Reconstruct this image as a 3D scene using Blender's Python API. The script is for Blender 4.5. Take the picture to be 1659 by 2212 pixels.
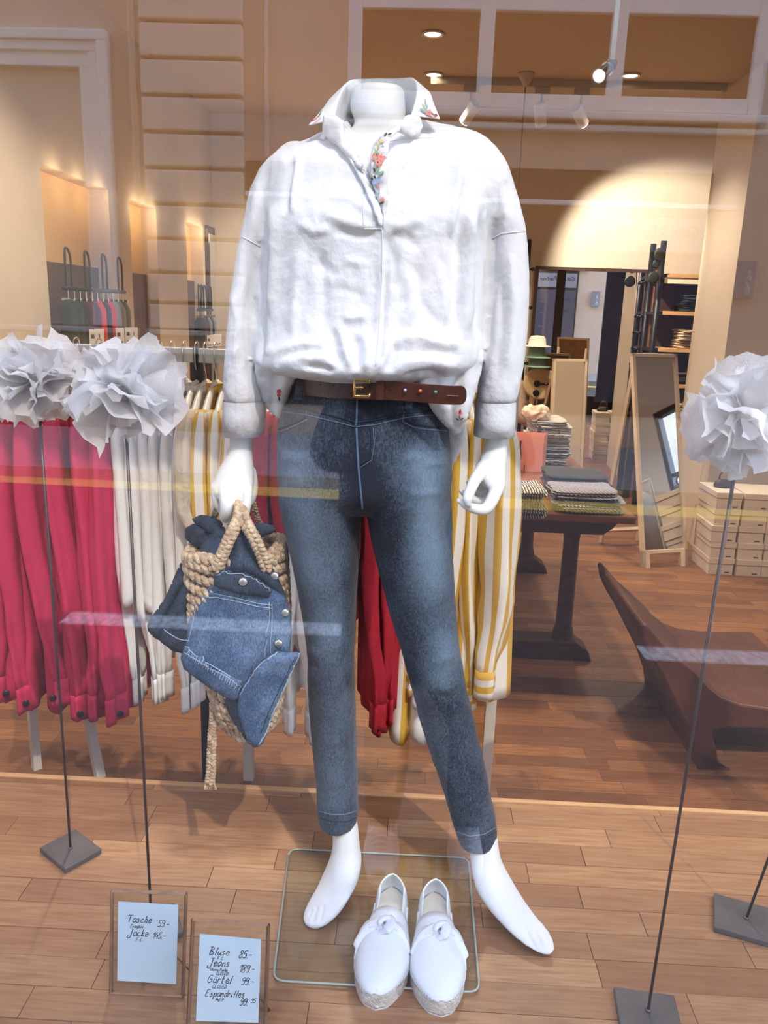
import bpy, bmesh, math, random
import numpy as np
from mathutils import Vector, Matrix, noise
from mathutils.bvhtree import BVHTree
for o in list(bpy.data.objects): bpy.data.objects.remove(o)
SC = bpy.context.scene
COL = SC.collection
rnd = random.Random(7)
PI = math.pi

# ---------------------------------------------------------------- camera
F_PX, CAM_H = 1720.0, 1.17
_p, _r, _y = math.radians(14.23), math.radians(1.94), math.radians(-1.75)
FWD = Vector((math.sin(_y)*math.cos(_p), math.cos(_y)*math.cos(_p), -math.sin(_p)))
_R0 = Vector((math.cos(_y), -math.sin(_y), 0)); _U0 = _R0.cross(FWD)
CR = math.cos(_r)*_R0 + math.sin(_r)*_U0
CU = -math.sin(_r)*_R0 + math.cos(_r)*_U0
CP = Vector((0, 0, CAM_H))
cam = bpy.data.cameras.new('camera')
cam.sensor_fit = 'VERTICAL'; cam.sensor_height = 24.0; cam.lens = F_PX/2212*24.0
cam.clip_start = 0.02
co = bpy.data.objects.new('camera', cam); COL.objects.link(co)
M = Matrix((CR, CU, -FWD)).transposed().to_4x4(); M.translation = CP
co.matrix_world = M
SC.camera = co

# ---------------------------------------------------------------- world, sun, exposure
SC.view_settings.view_transform = 'Standard'; SC.view_settings.look = 'None'
SC.view_settings.gamma = 1.0; SC.view_settings.exposure = 0.0
SC.view_settings.use_curve_mapping = False
SC.cycles.max_bounces = 10; SC.cycles.transparent_max_bounces = 16
SC.cycles.glossy_bounces = 5; SC.cycles.transmission_bounces = 8
SC.cycles.caustics_reflective = False; SC.cycles.caustics_refractive = False
SC.cycles.sample_clamp_indirect = 6.0
SC.cycles.use_denoising = True
W = bpy.data.worlds.new('sky'); SC.world = W; W.use_nodes = True
_n = W.node_tree.nodes; _bg = _n['Background']
_sky = _n.new('ShaderNodeTexSky'); _sky.sky_type = 'NISHITA'
_sky.sun_disc = False; _sky.sun_elevation = math.radians(50); _sky.sun_rotation = math.radians(150)
_sky.air_density = 1.0; _sky.dust_density = .6; _sky.ozone_density = 1.0
W.node_tree.links.new(_sky.outputs[0], _bg.inputs[0]); _bg.inputs[1].default_value = 2.0
sun = bpy.data.lights.new('sun', 'SUN'); sun.energy = 2.4; sun.angle = math.radians(0.6); sun.color = (1.0, 0.91, 0.78)
so = bpy.data.objects.new('sun', sun); COL.objects.link(so)
SUN_DIR = Vector((-0.30, 0.66, -0.84)).normalized()
so.rotation_euler = SUN_DIR.to_track_quat('-Z', 'Y').to_euler()

# ---------------------------------------------------------------- helpers: pixel to place
def ray(px, py): return FWD + CR*((px-829.5)/F_PX) - CU*((py-1106)/F_PX)
def at(px, py, Y):
    d = ray(px, py); return CP + d*(Y/d.y)
def gr(px, py, z):
    d = ray(px, py); return CP + d*((z-CAM_H)/d.z)
def proj_np(V):
    q = V - np.array(CP); zc = q @ np.array(FWD)
    return np.stack([829.5 + F_PX*(q @ np.array(CR))/zc, 1106 - F_PX*(q @ np.array(CU))/zc], 1)

# ---------------------------------------------------------------- helpers: materials
def rgb(r, g, b):
    f = lambda c: (c/255/12.92) if c/255 <= .04045 else ((c/255+.055)/1.055)**2.4
    return (f(r), f(g), f(b), 1)
MATS = {}
def mat(name, col, rough=.6, metal=0, var=0.0, vscale=6.0, bump=0.0, bscale=40.0, spec=.5, col2=None, stretch=(1,1,1), emit=None, estr=0, sub=0, sheen=0):
    if name in MATS: return MATS[name]
    m = bpy.data.materials.new(name); m.use_nodes = True
    nt = m.node_tree; b = nt.nodes['Principled BSDF']
    b.inputs['Base Color'].default_value = col; b.inputs['Roughness'].default_value = rough
    b.inputs['Metallic'].default_value = metal; b.inputs['Specular IOR Level'].default_value = spec
    if sheen: b.inputs['Sheen Weight'].default_value = sheen
    if sub:
        b.inputs['Subsurface Weight'].default_value = sub; b.inputs['Subsurface Radius'].default_value = (.01, .01, .01)
    tc = mp = None
    if var or bump:
        tc = nt.nodes.new('ShaderNodeTexCoord'); mp = nt.nodes.new('ShaderNodeMapping')
        mp.inputs['Scale'].default_value = stretch
        nt.links.new(tc.outputs['Object'], mp.inputs[0])
    if var:
        nz = nt.nodes.new('ShaderNodeTexNoise'); nz.inputs['Scale'].default_value = vscale; nz.inputs['Detail'].default_value = 6
        nt.links.new(mp.outputs[0], nz.inputs['Vector'])
        mx = nt.nodes.new('ShaderNodeMix'); mx.data_type = 'RGBA'
        c2 = col2 or tuple(c*(1-var) for c in col[:3]) + (1,)
        mx.inputs['A'].default_value = col; mx.inputs['B'].default_value = c2
        rp = nt.nodes.new('ShaderNodeMapRange'); rp.inputs[1].default_value = .35; rp.inputs[2].default_value = .65
        nt.links.new(nz.outputs['Fac'], rp.inputs[0]); nt.links.new(rp.outputs[0], mx.inputs['Factor'])
        nt.links.new(mx.outputs['Result'], b.inputs['Base Color'])
    if bump:
        nb = nt.nodes.new('ShaderNodeTexNoise'); nb.inputs['Scale'].default_value = bscale; nb.inputs['Detail'].default_value = 5
        nt.links.new(mp.outputs[0], nb.inputs['Vector'])
        bp = nt.nodes.new('ShaderNodeBump'); bp.inputs['Strength'].default_value = bump; bp.inputs['Distance'].default_value = .01
        nt.links.new(nb.outputs['Fac'], bp.inputs['Height']); nt.links.new(bp.outputs[0], b.inputs['Normal'])
    if emit:
        b.inputs['Emission Color'].default_value = emit; b.inputs['Emission Strength'].default_value = estr
    MATS[name] = m; return m
def wood(name, c1, c2, c3, rough=.45, axis=(1, 12, 12), scale=3.0, per_obj=.35, bump=.08):
    if name in MATS: return MATS[name]
    m = mat(name, c1, rough); nt = m.node_tree; b = nt.nodes['Principled BSDF']; L = nt.links.new
    tc = nt.nodes.new('ShaderNodeTexCoord'); mp = nt.nodes.new('ShaderNodeMapping'); mp.inputs['Scale'].default_value = axis
    oi = nt.nodes.new('ShaderNodeObjectInfo')
    L(tc.outputs['Object'], mp.inputs[0])
    ad = nt.nodes.new('ShaderNodeVectorMath'); ad.operation = 'ADD'
    mu = nt.nodes.new('ShaderNodeVectorMath'); mu.operation = 'SCALE'; mu.inputs['Scale'].default_value = 37.0
    cx = nt.nodes.new('ShaderNodeCombineXYZ'); 
    gi = nt.nodes.new('ShaderNodeNewGeometry'); sm_ = nt.nodes.new('ShaderNodeMath'); sm_.operation = 'ADD'; L(oi.outputs['Random'], sm_.inputs[0]); L(gi.outputs['Random Per Island'], sm_.inputs[1])
    fr_ = nt.nodes.new('ShaderNodeMath'); fr_.operation = 'FRACT'; L(sm_.outputs[0], fr_.inputs[0])
    for i in range(3): L(fr_.outputs[0], cx.inputs[i])
    L(cx.outputs[0], mu.inputs[0]); L(mp.outputs[0], ad.inputs[0]); L(mu.outputs[0], ad.inputs[1])
    nz = nt.nodes.new('ShaderNodeTexNoise'); nz.inputs['Scale'].default_value = scale; nz.inputs['Detail'].default_value = 8; nz.inputs['Distortion'].default_value = .6
    L(ad.outputs[0], nz.inputs['Vector'])
    cr = nt.nodes.new('ShaderNodeValToRGB'); e = cr.color_ramp.elements
    e[0].position = .3; e[0].color = c2; e[1].position = .7; e[1].color = c1
    L(nz.outputs['Fac'], cr.inputs[0])
    mx = nt.nodes.new('ShaderNodeMix'); mx.data_type = 'RGBA'; mx.inputs['B'].default_value = c3
    ml = nt.nodes.new('ShaderNodeMath'); ml.operation = 'MULTIPLY'; ml.inputs[1].default_value = per_obj*2
    L(fr_.outputs[0], ml.inputs[0]); L(ml.outputs[0], mx.inputs['Factor']); L(cr.outputs[0], mx.inputs['A']); L(mx.outputs['Result'], b.inputs['Base Color'])
    if bump:
        bp = nt.nodes.new('ShaderNodeBump'); bp.inputs['Strength'].default_value = bump; bp.inputs['Distance'].default_value = .005
        L(nz.outputs['Fac'], bp.inputs['Height']); L(bp.outputs[0], b.inputs['Normal'])
    return m
def glassmat(name, ior=1.5, tint=(1, 1, 1, 1), rough=0.0, extra=0.0):
    if name in MATS: return MATS[name]
    m = bpy.data.materials.new(name); m.use_nodes = True; nt = m.node_tree; L = nt.links.new
    nt.nodes.remove(nt.nodes['Principled BSDF']); out = nt.nodes['Material Output']
    tr = nt.nodes.new('ShaderNodeBsdfTransparent'); tr.inputs[0].default_value = tint
    gl = nt.nodes.new('ShaderNodeBsdfGlossy'); gl.inputs['Roughness'].default_value = rough
    fr = nt.nodes.new('ShaderNodeFresnel'); fr.inputs[0].default_value = ior
    # thin sheet: the facing side decides, so both faces use the outside index
    ge = nt.nodes.new('ShaderNodeNewGeometry'); 
    iv = nt.nodes.new('ShaderNodeMath'); iv.operation = 'MULTIPLY_ADD'
    iv.inputs[1].default_value = (1/ior - ior); iv.inputs[2].default_value = ior
    L(ge.outputs['Backfacing'], iv.inputs[0]); L(iv.outputs[0], fr.inputs[0])
    mx = nt.nodes.new('ShaderNodeMixShader'); L(fr.outputs[0], mx.inputs[0]); L(tr.outputs[0], mx.inputs[1]); L(gl.outputs[0], mx.inputs[2])
    L(mx.outputs[0], out.inputs[0]); MATS[name] = m; return m

# ---------------------------------------------------------------- helpers: meshes and objects
class MB:
    def __init__(s): s.v = []; s.f = []
    def add(s, vs, fs):
        o = len(s.v); s.v += [tuple(v) for v in vs]; s.f += [tuple(i+o for i in f) for f in fs]; return s
    def box(s, lo, hi, m=None):
        (a, b, c), (d, e, g) = lo, hi
        vs = [Vector(p) for p in ((a,b,c),(d,b,c),(d,e,c),(a,e,c),(a,b,g),(d,b,g),(d,e,g),(a,e,g))]
        if m is not None: vs = [m @ v for v in vs]
        return s.add(vs, [(3,2,1,0),(4,5,6,7),(0,1,5,4),(1,2,6,5),(2,3,7,6),(3,0,4,7)])
    def loft(s, rings, cap=True, closed=True):
        n = len(rings[0]); vs = [p for r in rings for p in r]; fs = []
        for i in range(len(rings)-1):
            for j in range(n if closed else n-1):
                k = (j+1) % n
                fs.append((i*n+j, i*n+k, (i+1)*n+k, (i+1)*n+j))
        if cap and closed:
            fs.append(tuple(range(n-1, -1, -1))); fs.append(tuple((len(rings)-1)*n+j for j in range(n)))
        return s.add(vs, fs)
    def tube(s, pts, r, n=8, cap=True, flat=1.0, up=None):
        pts = [Vector(p) for p in pts]; rr = r if isinstance(r, (list, tuple)) else [r]*len(pts)
        rings = []; u = None
        for i, p in enumerate(pts):
            t = (pts[min(i+1, len(pts)-1)] - pts[max(i-1, 0)]).normalized()
            if u is None:
                u = Vector(up) if up else (Vector((0,0,1)) if abs(t.z) < .8 else Vector((1,0,0)))
            u = (u - t*u.dot(t)); u = u.normalized() if u.length > 1e-6 else t.orthogonal().normalized()
            w = t.cross(u)
            rings.append([p + (w*math.cos(a) + u*math.sin(a)*flat)*rr[i] for a in (2*PI*k/n for k in range(n))])
        return s.loft(rings, cap)
    def lathe(s, prof, c=(0,0,0), n=24, m=None, cap=True):
        c = Vector(c); rings = []
        for r, z in prof:
            rg = [Vector((r*math.cos(2*PI*k/n), r*math.sin(2*PI*k/n), z)) for k in range(n)]
            rings.append([(m @ p if m is not None else p) + c for p in rg])
        return s.loft(rings, cap)
    def prism(s, outline, z0, z1, m=None):
        n = len(outline)
        vs = [Vector((x, y, z0)) for x, y in outline] + [Vector((x, y, z1)) for x, y in outline]
        if m is not None: vs = [m @ v for v in vs]
        fs = [tuple(range(n-1, -1, -1)), tuple(range(n, 2*n))] + [(i, (i+1) % n, n+(i+1) % n, n+i) for i in range(n)]
        return s.add(vs, fs)
    def mesh(s, name, smooth=False):
        me = bpy.data.meshes.new(name); me.from_pydata(s.v, [], s.f); me.update()
        if smooth: me.polygons.foreach_set('use_smooth', [True]*len(me.polygons))
        return me
    def build(s, name, m, parent=None, smooth=False, bevel=0, origin=None, auto=None):
        if origin is not None:
            o_ = Vector(origin); s.v = [tuple(Vector(v)-o_) for v in s.v]
        me = s.mesh(name, smooth); o = link(name, me, m, parent)
        if origin is not None:
            o.location = origin
        if bevel:
            bm_ = o.modifiers.new('bevel', 'BEVEL'); bm_.width = bevel; bm_.segments = 2; bm_.limit_method = 'ANGLE'; bm_.angle_limit = .6
        return o
def link(name, me, m=None, parent=None):
    o = bpy.data.objects.new(name, me); COL.objects.link(o)
    if m is not None: me.materials.clear(); me.materials.append(m)
    if parent is not None:
        o.parent = parent
        o.matrix_parent_inverse = parent.matrix_basis.inverted() if parent.parent is None else (parent.parent.matrix_basis @ parent.matrix_parent_inverse @ parent.matrix_basis).inverted()
    return o
def tag(o, label, cat=None, group=None, kind=None):
    if label: o['label'] = label
    if cat: o['category'] = cat
    if group: o['group'] = group
    if kind: o['kind'] = kind
    return o
def empty(name, loc, label=None, cat=None, group=None, kind=None):
    o = bpy.data.objects.new(name, None); COL.objects.link(o); o.location = loc; o.empty_display_size = .05
    return tag(o, label, cat, group, kind)
def struct(o): o['kind'] = 'structure'; return o
def copy_tree(o, parent=None):
    c = o.copy(); COL.objects.link(c)
    if parent is not None: c.parent = parent
    for ch in list(o.children): copy_tree(ch, c)
    return c
def catmull(pts, n=6):
    P = [Vector(p) for p in pts]; out = []
    for i in range(len(P)-1):
        a, b, c, d = P[max(i-1, 0)], P[i], P[i+1], P[min(i+2, len(P)-1)]
        for k in range(n):
            t = k/n
            out.append(.5*((2*b) + (c-a)*t + (2*a-5*b+4*c-d)*t*t + (3*b-a-3*c+d)*t**3))
    return out + [P[-1]]
def apply_mods(o):
    dg = bpy.context.evaluated_depsgraph_get(); dg.update()
    me = bpy.data.meshes.new_from_object(o.evaluated_get(dg), depsgraph=dg)
    old = o.data; o.modifiers.clear(); o.data = me; bpy.data.meshes.remove(old); return o
def fuse(name, mb, m, parent=None, voxel=.005, smooth=4):
    o = mb.build(name, m, parent)
    md = o.modifiers.new('remesh', 'REMESH'); md.mode = 'VOXEL'; md.voxel_size = voxel
    if smooth:
        sm = o.modifiers.new('smooth', 'SMOOTH'); sm.iterations = smooth; sm.factor = .5
    apply_mods(o)
    o.data.polygons.foreach_set('use_smooth', [True]*len(o.data.polygons))
    if not o.data.materials: o.data.materials.append(m)
    return o
def ell(c, hx, hy, n=24, e=2.0):
    """ring round c: hx a vector for the half width, hy the half depth along Y"""
    out = []
    for k in range(n):
        a = 2*PI*k/n; ca, sa = math.cos(a), math.sin(a)
        out.append(c + hx*(math.copysign(abs(ca)**(2/e), ca)) + Vector((0, 1, 0))*hy*(math.copysign(abs(sa)**(2/e), sa)))
    return out
def rows_loft(mb, rows, n=28, e=2.2, sub=4):
    """rows of (py, x left, x right, Y centre, half depth); smoothly interpolated"""
    cs = [(Vector(at(l, y, Y)), Vector(at(r, y, Y)), d) for y, l, r, Y, d in rows]
    A = catmull([c[0] for c in cs], sub); B = catmull([c[1] for c in cs], sub); D = catmull([Vector((c[2], 0, 0)) for c in cs], sub)
    mb.loft([ell((a+b)/2, (b-a)/2, max(d.x, .002), n, e) for a, b, d in zip(A, B, D)])
    return mb
def sculpt(o, strokes, noise_amp=0, noise_scale=20, aniso=(1, 1, 1), taper=True):
    """pushes the surface along its normal along strokes: (pixel polyline, width, amount in metres); only the side that faces the street"""
    me = o.data; n = len(me.vertices)
    V = np.empty(n*3); me.vertices.foreach_get('co', V); V = V.reshape(-1, 3)
    N = np.empty(n*3); me.vertices.foreach_get('normal', N); N = N.reshape(-1, 3)
    P = proj_np(V); disp = np.zeros(n)
    front = np.clip((-N[:, 1]+.25)/.4, 0, 1)
    for pl, w, amt in strokes:
        d2 = np.full(n, 1e9); pl = np.array(pl, float); sm = np.zeros(n); done = 0.0
        for a, b in zip(pl[:-1], pl[1:]):
            ab = b-a; t = np.clip(((P-a) @ ab)/(ab @ ab), 0, 1)
            q = a + t[:, None]*ab; e2 = ((P-q)**2).sum(1); m_ = e2 < d2; d2[m_] = e2[m_]; sm[m_] = done + t[m_]*np.linalg.norm(ab); done += np.linalg.norm(ab)
        sm = sm/max(done, 1e-6); tp = np.clip(np.minimum(sm, 1-sm)*4.5, 0, 1); tp = tp*tp*(3-2*tp) if taper else 1
        disp += amt*np.exp(-d2/(w*w))*front*tp
    if noise_amp:
        for i in range(n):
            v = V[i]
            p = Vector((v[0]*noise_scale*aniso[0], v[1]*noise_scale*aniso[1], v[2]*noise_scale*aniso[2]))
            a = noise.noise(p); b = noise.noise(p*2.3 + Vector((5, 2, 1)))
            disp[i] += noise_amp*(1-2*abs(a) - .35 + .5*(1-2*abs(b)) - .2)
    V += N*disp[:, None]
    me.vertices.foreach_set('co', V.ravel()); me.update()
    return o
def bvh_of(o):
    me = o.data
    return BVHTree.FromPolygons([v.co for v in me.vertices], [tuple(p.vertices) for p in me.polygons])
def on_surface(bvh, pts, lift=.002, step=8.0):
    """a path given in photo pixels laid on a surface"""
    out = []
    for (x0, y0), (x1, y1) in zip(pts[:-1], pts[1:]):
        k = max(1, int(math.hypot(x1-x0, y1-y0)/step))
        for i in range(k):
            out.append((x0+(x1-x0)*i/k, y0+(y1-y0)*i/k))
    out.append(pts[-1]); res = []
    for x, y in out:
        d = ray(x, y).normalized(); h = bvh.ray_cast(CP, d)
        if h[0] is not None: res.append(h[0] + (h[1] if h[1].dot(d) < 0 else -h[1])*lift)
    return res
def sdf_poly(P, poly):
    poly = np.array(poly, float); n = len(poly); d = np.full(len(P), 1e9); ins = np.zeros(len(P), bool); near = np.zeros_like(P)
    for i in range(n):
        a, b = poly[i], poly[(i+1) % n]; ab = b-a
        t = np.clip(((P-a) @ ab)/max(ab @ ab, 1e-9), 0, 1); q = a + t[:, None]*ab; dd = np.sqrt(((P-q)**2).sum(1))
        m_ = dd < d; d[m_] = dd[m_]; near[m_] = q[m_]
        c = ((a[1] > P[:, 1]) != (b[1] > P[:, 1])) & (P[:, 0] < (b[0]-a[0])*(P[:, 1]-a[1])/((b[1]-a[1]) or 1e-9)+a[0])
        ins ^= c
    return d, ins, near
def panel(name, poly, m, parent=None, step=6.0, puff=.012, reach=30.0, thick=.004, folds=(), namp=.003, nscale=18, seed=0, smooth=True):
    """a piece of cloth: outline of (px, py, Y) corners, bulging towards the street, with folds (pixel polyline, width, amount)"""
    xy = [(p[0], p[1]) for p in poly]; A = np.array(xy, float); Yv = np.array([p[2] for p in poly])
    x0, y0 = A.min(0)-step; x1, y1 = A.max(0)+step
    nx, ny = int((x1-x0)/step)+2, int((y1-y0)/step)+2
    gx, gy = np.meshgrid(x0+np.arange(nx)*step, y0+np.arange(ny)*step); G = np.stack([gx.ravel(), gy.ravel()], 1)
    d, ins, near = sdf_poly(G, xy); keep = ins | (d < step*.75)
    G2 = np.where((ins & (d > step*.5))[:, None], G, near)
    w = 1/(((G2[:, None, :]-A[None])**2).sum(2)+30)**1.5; Y = (w*Yv).sum(1)/w.sum(1)
    dd = np.where(ins, d, 0); Y = Y - puff*np.sqrt(np.clip(1-(1-np.clip(dd/reach, 0, 1))**2, 0, 1))
    for pl, wd, amt in folds:
        d2 = np.full(len(G2), 1e9); pl = np.array(pl, float)
        for a, b in zip(pl[:-1], pl[1:]):
            ab = b-a; t = np.clip(((G2-a) @ ab)/(ab @ ab), 0, 1); q = a+t[:, None]*ab; d2 = np.minimum(d2, ((G2-q)**2).sum(1))
        Y -= amt*np.exp(-d2/(wd*wd))
    vs, idx = [], {}
    for i in np.nonzero(keep)[0]:
        p = at(G2[i][0], G2[i][1], float(Y[i]))
        q = Vector((p.x*nscale+seed, p.y*nscale, p.z*nscale)); p = p + Vector((0, 1, 0))*namp*noise.noise(q)
        idx[i] = len(vs); vs.append(p)
    fs = []
    for r in range(ny-1):
        for c in range(nx-1):
            q = [r*nx+c, r*nx+c+1, (r+1)*nx+c+1, (r+1)*nx+c]
            if all(k in idx for k in q):
                fs.append(tuple(idx[k] for k in reversed(q)))
    mb = MB(); mb.v = [tuple(v) for v in vs]; mb.f = fs
    o = mb.build(name, m, parent, smooth=smooth)
    bm = bmesh.new(); bm.from_mesh(o.data); bmesh.ops.remove_doubles(bm, verts=bm.verts, dist=1e-5)
    bmesh.ops.delete(bm, geom=[v for v in bm.verts if not v.link_faces], context='VERTS'); bm.to_mesh(o.data); bm.free()
    sd = o.modifiers.new('cloth', 'SOLIDIFY'); sd.thickness = thick; sd.offset = 1
    return o
PANE_IOR = 1.85

# ================================================================ SETTING
M_wall = mat('shop_plaster', rgb(216, 200, 176), .8, var=.06, vscale=3, bump=.06, bscale=60)
M_ceil = mat('ceiling_paint', rgb(196, 172, 142), .85, var=.04, vscale=2)
M_darkwood = wood('dark_wood', rgb(58, 34, 22), rgb(38, 22, 15), rgb(50, 28, 18), .5)
M_plank = wood('display_plank', rgb(188, 146, 104), rgb(150, 106, 70), rgb(128, 86, 54), .45, axis=(3, 34, 20), scale=3.6, per_obj=.40)
M_parq = wood('shop_plank', rgb(162, 112, 72), rgb(118, 76, 46), rgb(90, 54, 34), .42, axis=(3, 34, 20), scale=3.6, per_obj=.36)
M_black = mat('black_metal', rgb(28, 25, 24), .45, .3)
M_chrome = mat('polished_steel', rgb(200, 200, 200), .2, 1.0)
M_white = mat('white_lacquer', rgb(226, 224, 214), .35)
M_mirror = mat('mirror_silver', (.86, .87, .87, 1), .01, 1.0)
ZS = -0.35                      # shop floor and pavement level; display floor is at 0
YG = 0.90                       # the pane
YE = 1.757                      # rear edge of the display floor
ZC, YB = 2.66, 6.95             # ceiling, back wall

# display floor: planks with joints
df = struct(MB().box((-1.9, YG+.02, -.32), (1.75, YE-.012, -.013)).build('floor_display', M_darkwood))
pw, y, k = .066, YG+.03, 0
while y < YE-.03:
    y1 = min(y+pw, YE-.016); x = -1.9 - rnd.random()*.4
    while x < 1.75:
        L_ = rnd.uniform(.30, .62); a, b = max(x, -1.9), min(x+L_, 1.75)
        if b-a > .03:
            dz = rnd.uniform(-.0006, .0006)
            q = MB().box((a+.0007, y+.0007, -.0125), (b-.0007, y1-.0007, 0+dz)).build('plank', M_plank, df, origin=((a+b)/2, y+pw/2, 0))
        x += L_
    y = y1
MB().box((-1.9, YE-.014, -.34), (1.75, YE, .004)).build('edge_strip', wood('edge_wood', rgb(226, 186, 138), rgb(190, 145, 98), rgb(210, 165, 115), .4), df, bevel=.002)

# shop floor: parquet strips nearest the window as planks, the rest joined
fl = struct(MB().box((-2.3, YG, ZS-.05), (4.2, YB+.3, ZS-.011)).build('floor', M_darkwood))
cnt = 0; rest = MB(); pw = .07; y = YE+.03
while y < YB:
    x = -1.75 - rnd.random()*.4
    while x < 4.1:
        L_ = rnd.uniform(.28, .6); a, b = max(x, -1.75), min(x+L_, 4.1)
        vis = (a < .32*y + .3) and (b > -.62*y) and y < 4.6
        if b-a > .02:
            lo, hi = (a+.0005, y+.0005, ZS-.012), (b-.0005, y+pw-.0005, ZS+rnd.uniform(-.0004, .0004))
            if vis and cnt < 298:
                MB().box(lo, hi).build('plank', M_parq, fl, origin=((a+b)/2, y+pw/2, ZS)); cnt += 1
            else: rest.box(lo, hi)
        x += L_
    y += pw
tag(rest.build('parquet', M_parq, fl), None, kind='stuff')

# ceiling and walls
struct(MB().box((-2.6, YG-.1, ZC), (4.3, YB+.4, ZC+.15)).build('ceiling', M_ceil))
struct(MB().box((-2.4, YB, ZS), (4.3, YB+.15, ZC)).build('wall_back', M_wall))
struct(MB().box((4.1, YG, ZS), (4.25, 3.30, ZC)).box((4.1, 4.05, ZS), (4.25, YB, ZC)).box((4.1, 3.30, ZS), (4.25, 4.05, .75)).box((4.1, 3.30, 1.75), (4.25, 4.05, ZC)).build('wall_right', mat('pale_side_wall', rgb(222, 220, 216), .85)))
w7 = struct(MB().box((4.12, 3.30, .75), (4.20, 3.34, 1.75)).box((4.12, 4.01, .75), (4.20, 4.05, 1.75)).box((4.12, 3.34, .75), (4.20, 4.01, .80)).box((4.12, 3.34, 1.70), (4.20, 4.01, 1.75)).box((4.14, 3.62, .8), (4.18, 3.65, 1.7)).box((4.14, 3.34, 1.05), (4.18, 4.01, 1.08)).build('window_7', M_darkwood))
MB().box((4.157, 3.33, .79), (4.163, 4.02, 1.71)).build('pane', glassmat('plain_pane', ior=1.4), w7)
# left wall with alcoves
XL = -1.72
wl = struct(MB().box((XL-.6, YG-.02, ZS), (XL-.5, YB, ZC)).build('wall_left', M_wall))
M_alc = mat('alcove_paint', rgb(236, 196, 140), .8, var=.05, vscale=3)
M_alcd = mat('alcove_back_board', rgb(92, 54, 34), .6, var=.2, vscale=8)
alc = [(3.80, 4.62), (4.95, 5.45), (6.15, 6.62)]
prev = YG-.02
for a, b in alc + [(YB, None)]:
    MB().box((XL-.14, prev, ZS), (XL, a, ZC)).build('wall_pier', M_wall, wl)
    if b is None: break
    MB().box((XL-.14, a, 1.76), (XL, b, ZC)).build('wall_head', M_wall, wl)
    MB().box((XL-.11, a, ZS), (XL-.10, b, 1.76)).build('alcove_back', M_alc, wl)
    MB().box((XL-.098, a+.005, ZS), (XL-.075, b-.005, 1.345)).build('alcove_board', M_alcd, wl)
    prev = b
# pier on the right, beside the shelves
struct(MB().box((1.99, 5.28, ZS), (4.1, 5.95, ZC)).build('wall_pier', M_wall))
# white soffit board over the display, added to lighten the standing mirror's reflection
struct(MB().box((-1.72, YG+.05, ZC-.03), (4.1, 2.3, ZC-.001)).build('trim_1', mat('soffit_white', rgb(226, 224, 220), .8), bevel=.004))

# shop front: stone frame, pane, mullion, door
M_stone = mat('stone_front', rgb(176, 160, 140), .8, var=.12, vscale=5, bump=.15, bscale=50)
M_pane = glassmat('shop_pane', ior=PANE_IOR)
wf = struct(MB().box((-14, YG-.2, 2.52), (14, YG+.05, 10.4)).box((-14, YG-.2, ZS), (-1.9, YG+.05, 2.52)).box((3.35, YG-.2, ZS), (14, YG+.05, 2.52)).box((-1.9, YG-.2, ZS-.02), (1.75, YG+.02, -.10)).build('wall_front', M_stone))
w1 = struct(MB().box((-1.9, YG-.02, 2.48), (1.80, YG+.03, 2.54)).box((-1.9, YG-.02, -.11), (1.80, YG+.02, -.07)).box((-1.92, YG-.03, -.1), (-1.87, YG+.03, 2.5)).box((1.73, YG-.03, -.1), (1.80, YG+.03, 2.5)).build('window_1', M_darkwood))
MB().box((-1.88, YG-.005, -.08), (1.74, YG+.005, 2.49)).build('pane', M_pane, w1)
w2 = struct(MB().box((1.80, YG-.03, ZS), (1.86, YG+.03, 2.5)).box((2.48, YG-.04, ZS), (2.68, YG+.04, 2.5)).box((1.80, YG-.03, 2.2), (2.6, YG+.03, 2.3)).box((1.80, YG-.03, ZS), (2.6, YG+.03, ZS+.3)).build('window_2', M_darkwood))
MB().box((1.85, YG-.004, ZS+.25), (2.5, YG+.004, 2.25)).build('pane', M_pane, w2)
d1 = struct(MB().box((2.68, YG-.03, ZS), (2.80, YG+.03, 2.15)).box((3.25, YG-.03, ZS), (3.36, YG+.03, 2.15)).box((2.68, YG-.03, 1.65), (3.36, YG+.03, 2.5)).box((2.68, YG-.03, ZS), (3.36, YG+.03, ZS+.45)).box((2.8, YG-.02, .98), (3.25, YG+.02, 1.03)).box((2.8, YG-.02, .35), (3.25, YG+.02, .4)).box((3.06, YG-.02, ZS+.4), (3.10, YG+.02, 1.7)).build('door_1', M_darkwood))
MB().box((2.78, YG-.003, ZS+.4), (3.3, YG+.003, 1.7)).build('pane', M_pane, d1)
MB().tube([(2.74, YG+.04, .6), (2.74, YG+.09, .6), (2.84, YG+.09, .6)], .008, 8).build('door_handle', M_black, d1, smooth=True)

# ---------------------------------------------------------------- the street and the house opposite
YF = -7.2
M_asph = mat('street_asphalt', rgb(92, 84, 78), .85, var=.5, vscale=38, bump=.8, bscale=70)
M_pave = mat('pavement_stone', rgb(170, 160, 150), .85, var=.18, vscale=9, bump=.4, bscale=70)
struct(MB().box((-14, -4.9, ZS-.1), (14, YG-.2, ZS)).build('floor_street', M_asph))
struct(MB().box((-14, YF, ZS-.1), (14, -4.9, ZS+.1)).build('floor_pavement', M_pave))
struct(MB().box((-14, -.18, 0), (14, .18, .004), Matrix.Translation((0, -4.69, ZS)) @ Matrix.Rotation(math.radians(2.6), 4, 'Z')).build('trim_yellow_line', mat('yellow_road_paint', rgb(255, 206, 96), .7, var=.12, vscale=14)))
M_wp = mat('white_road_paint', rgb(240, 240, 238), .7, var=.5, vscale=35, col2=rgb(150, 145, 140))
for a, b, y in ((-1.66, -.05, -1.81), (1.12, 3.2, -1.70)):
    struct(MB().box((a, y-.075, ZS), (b, y+.075, ZS+.004)).build('trim_white_line', M_wp))
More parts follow.
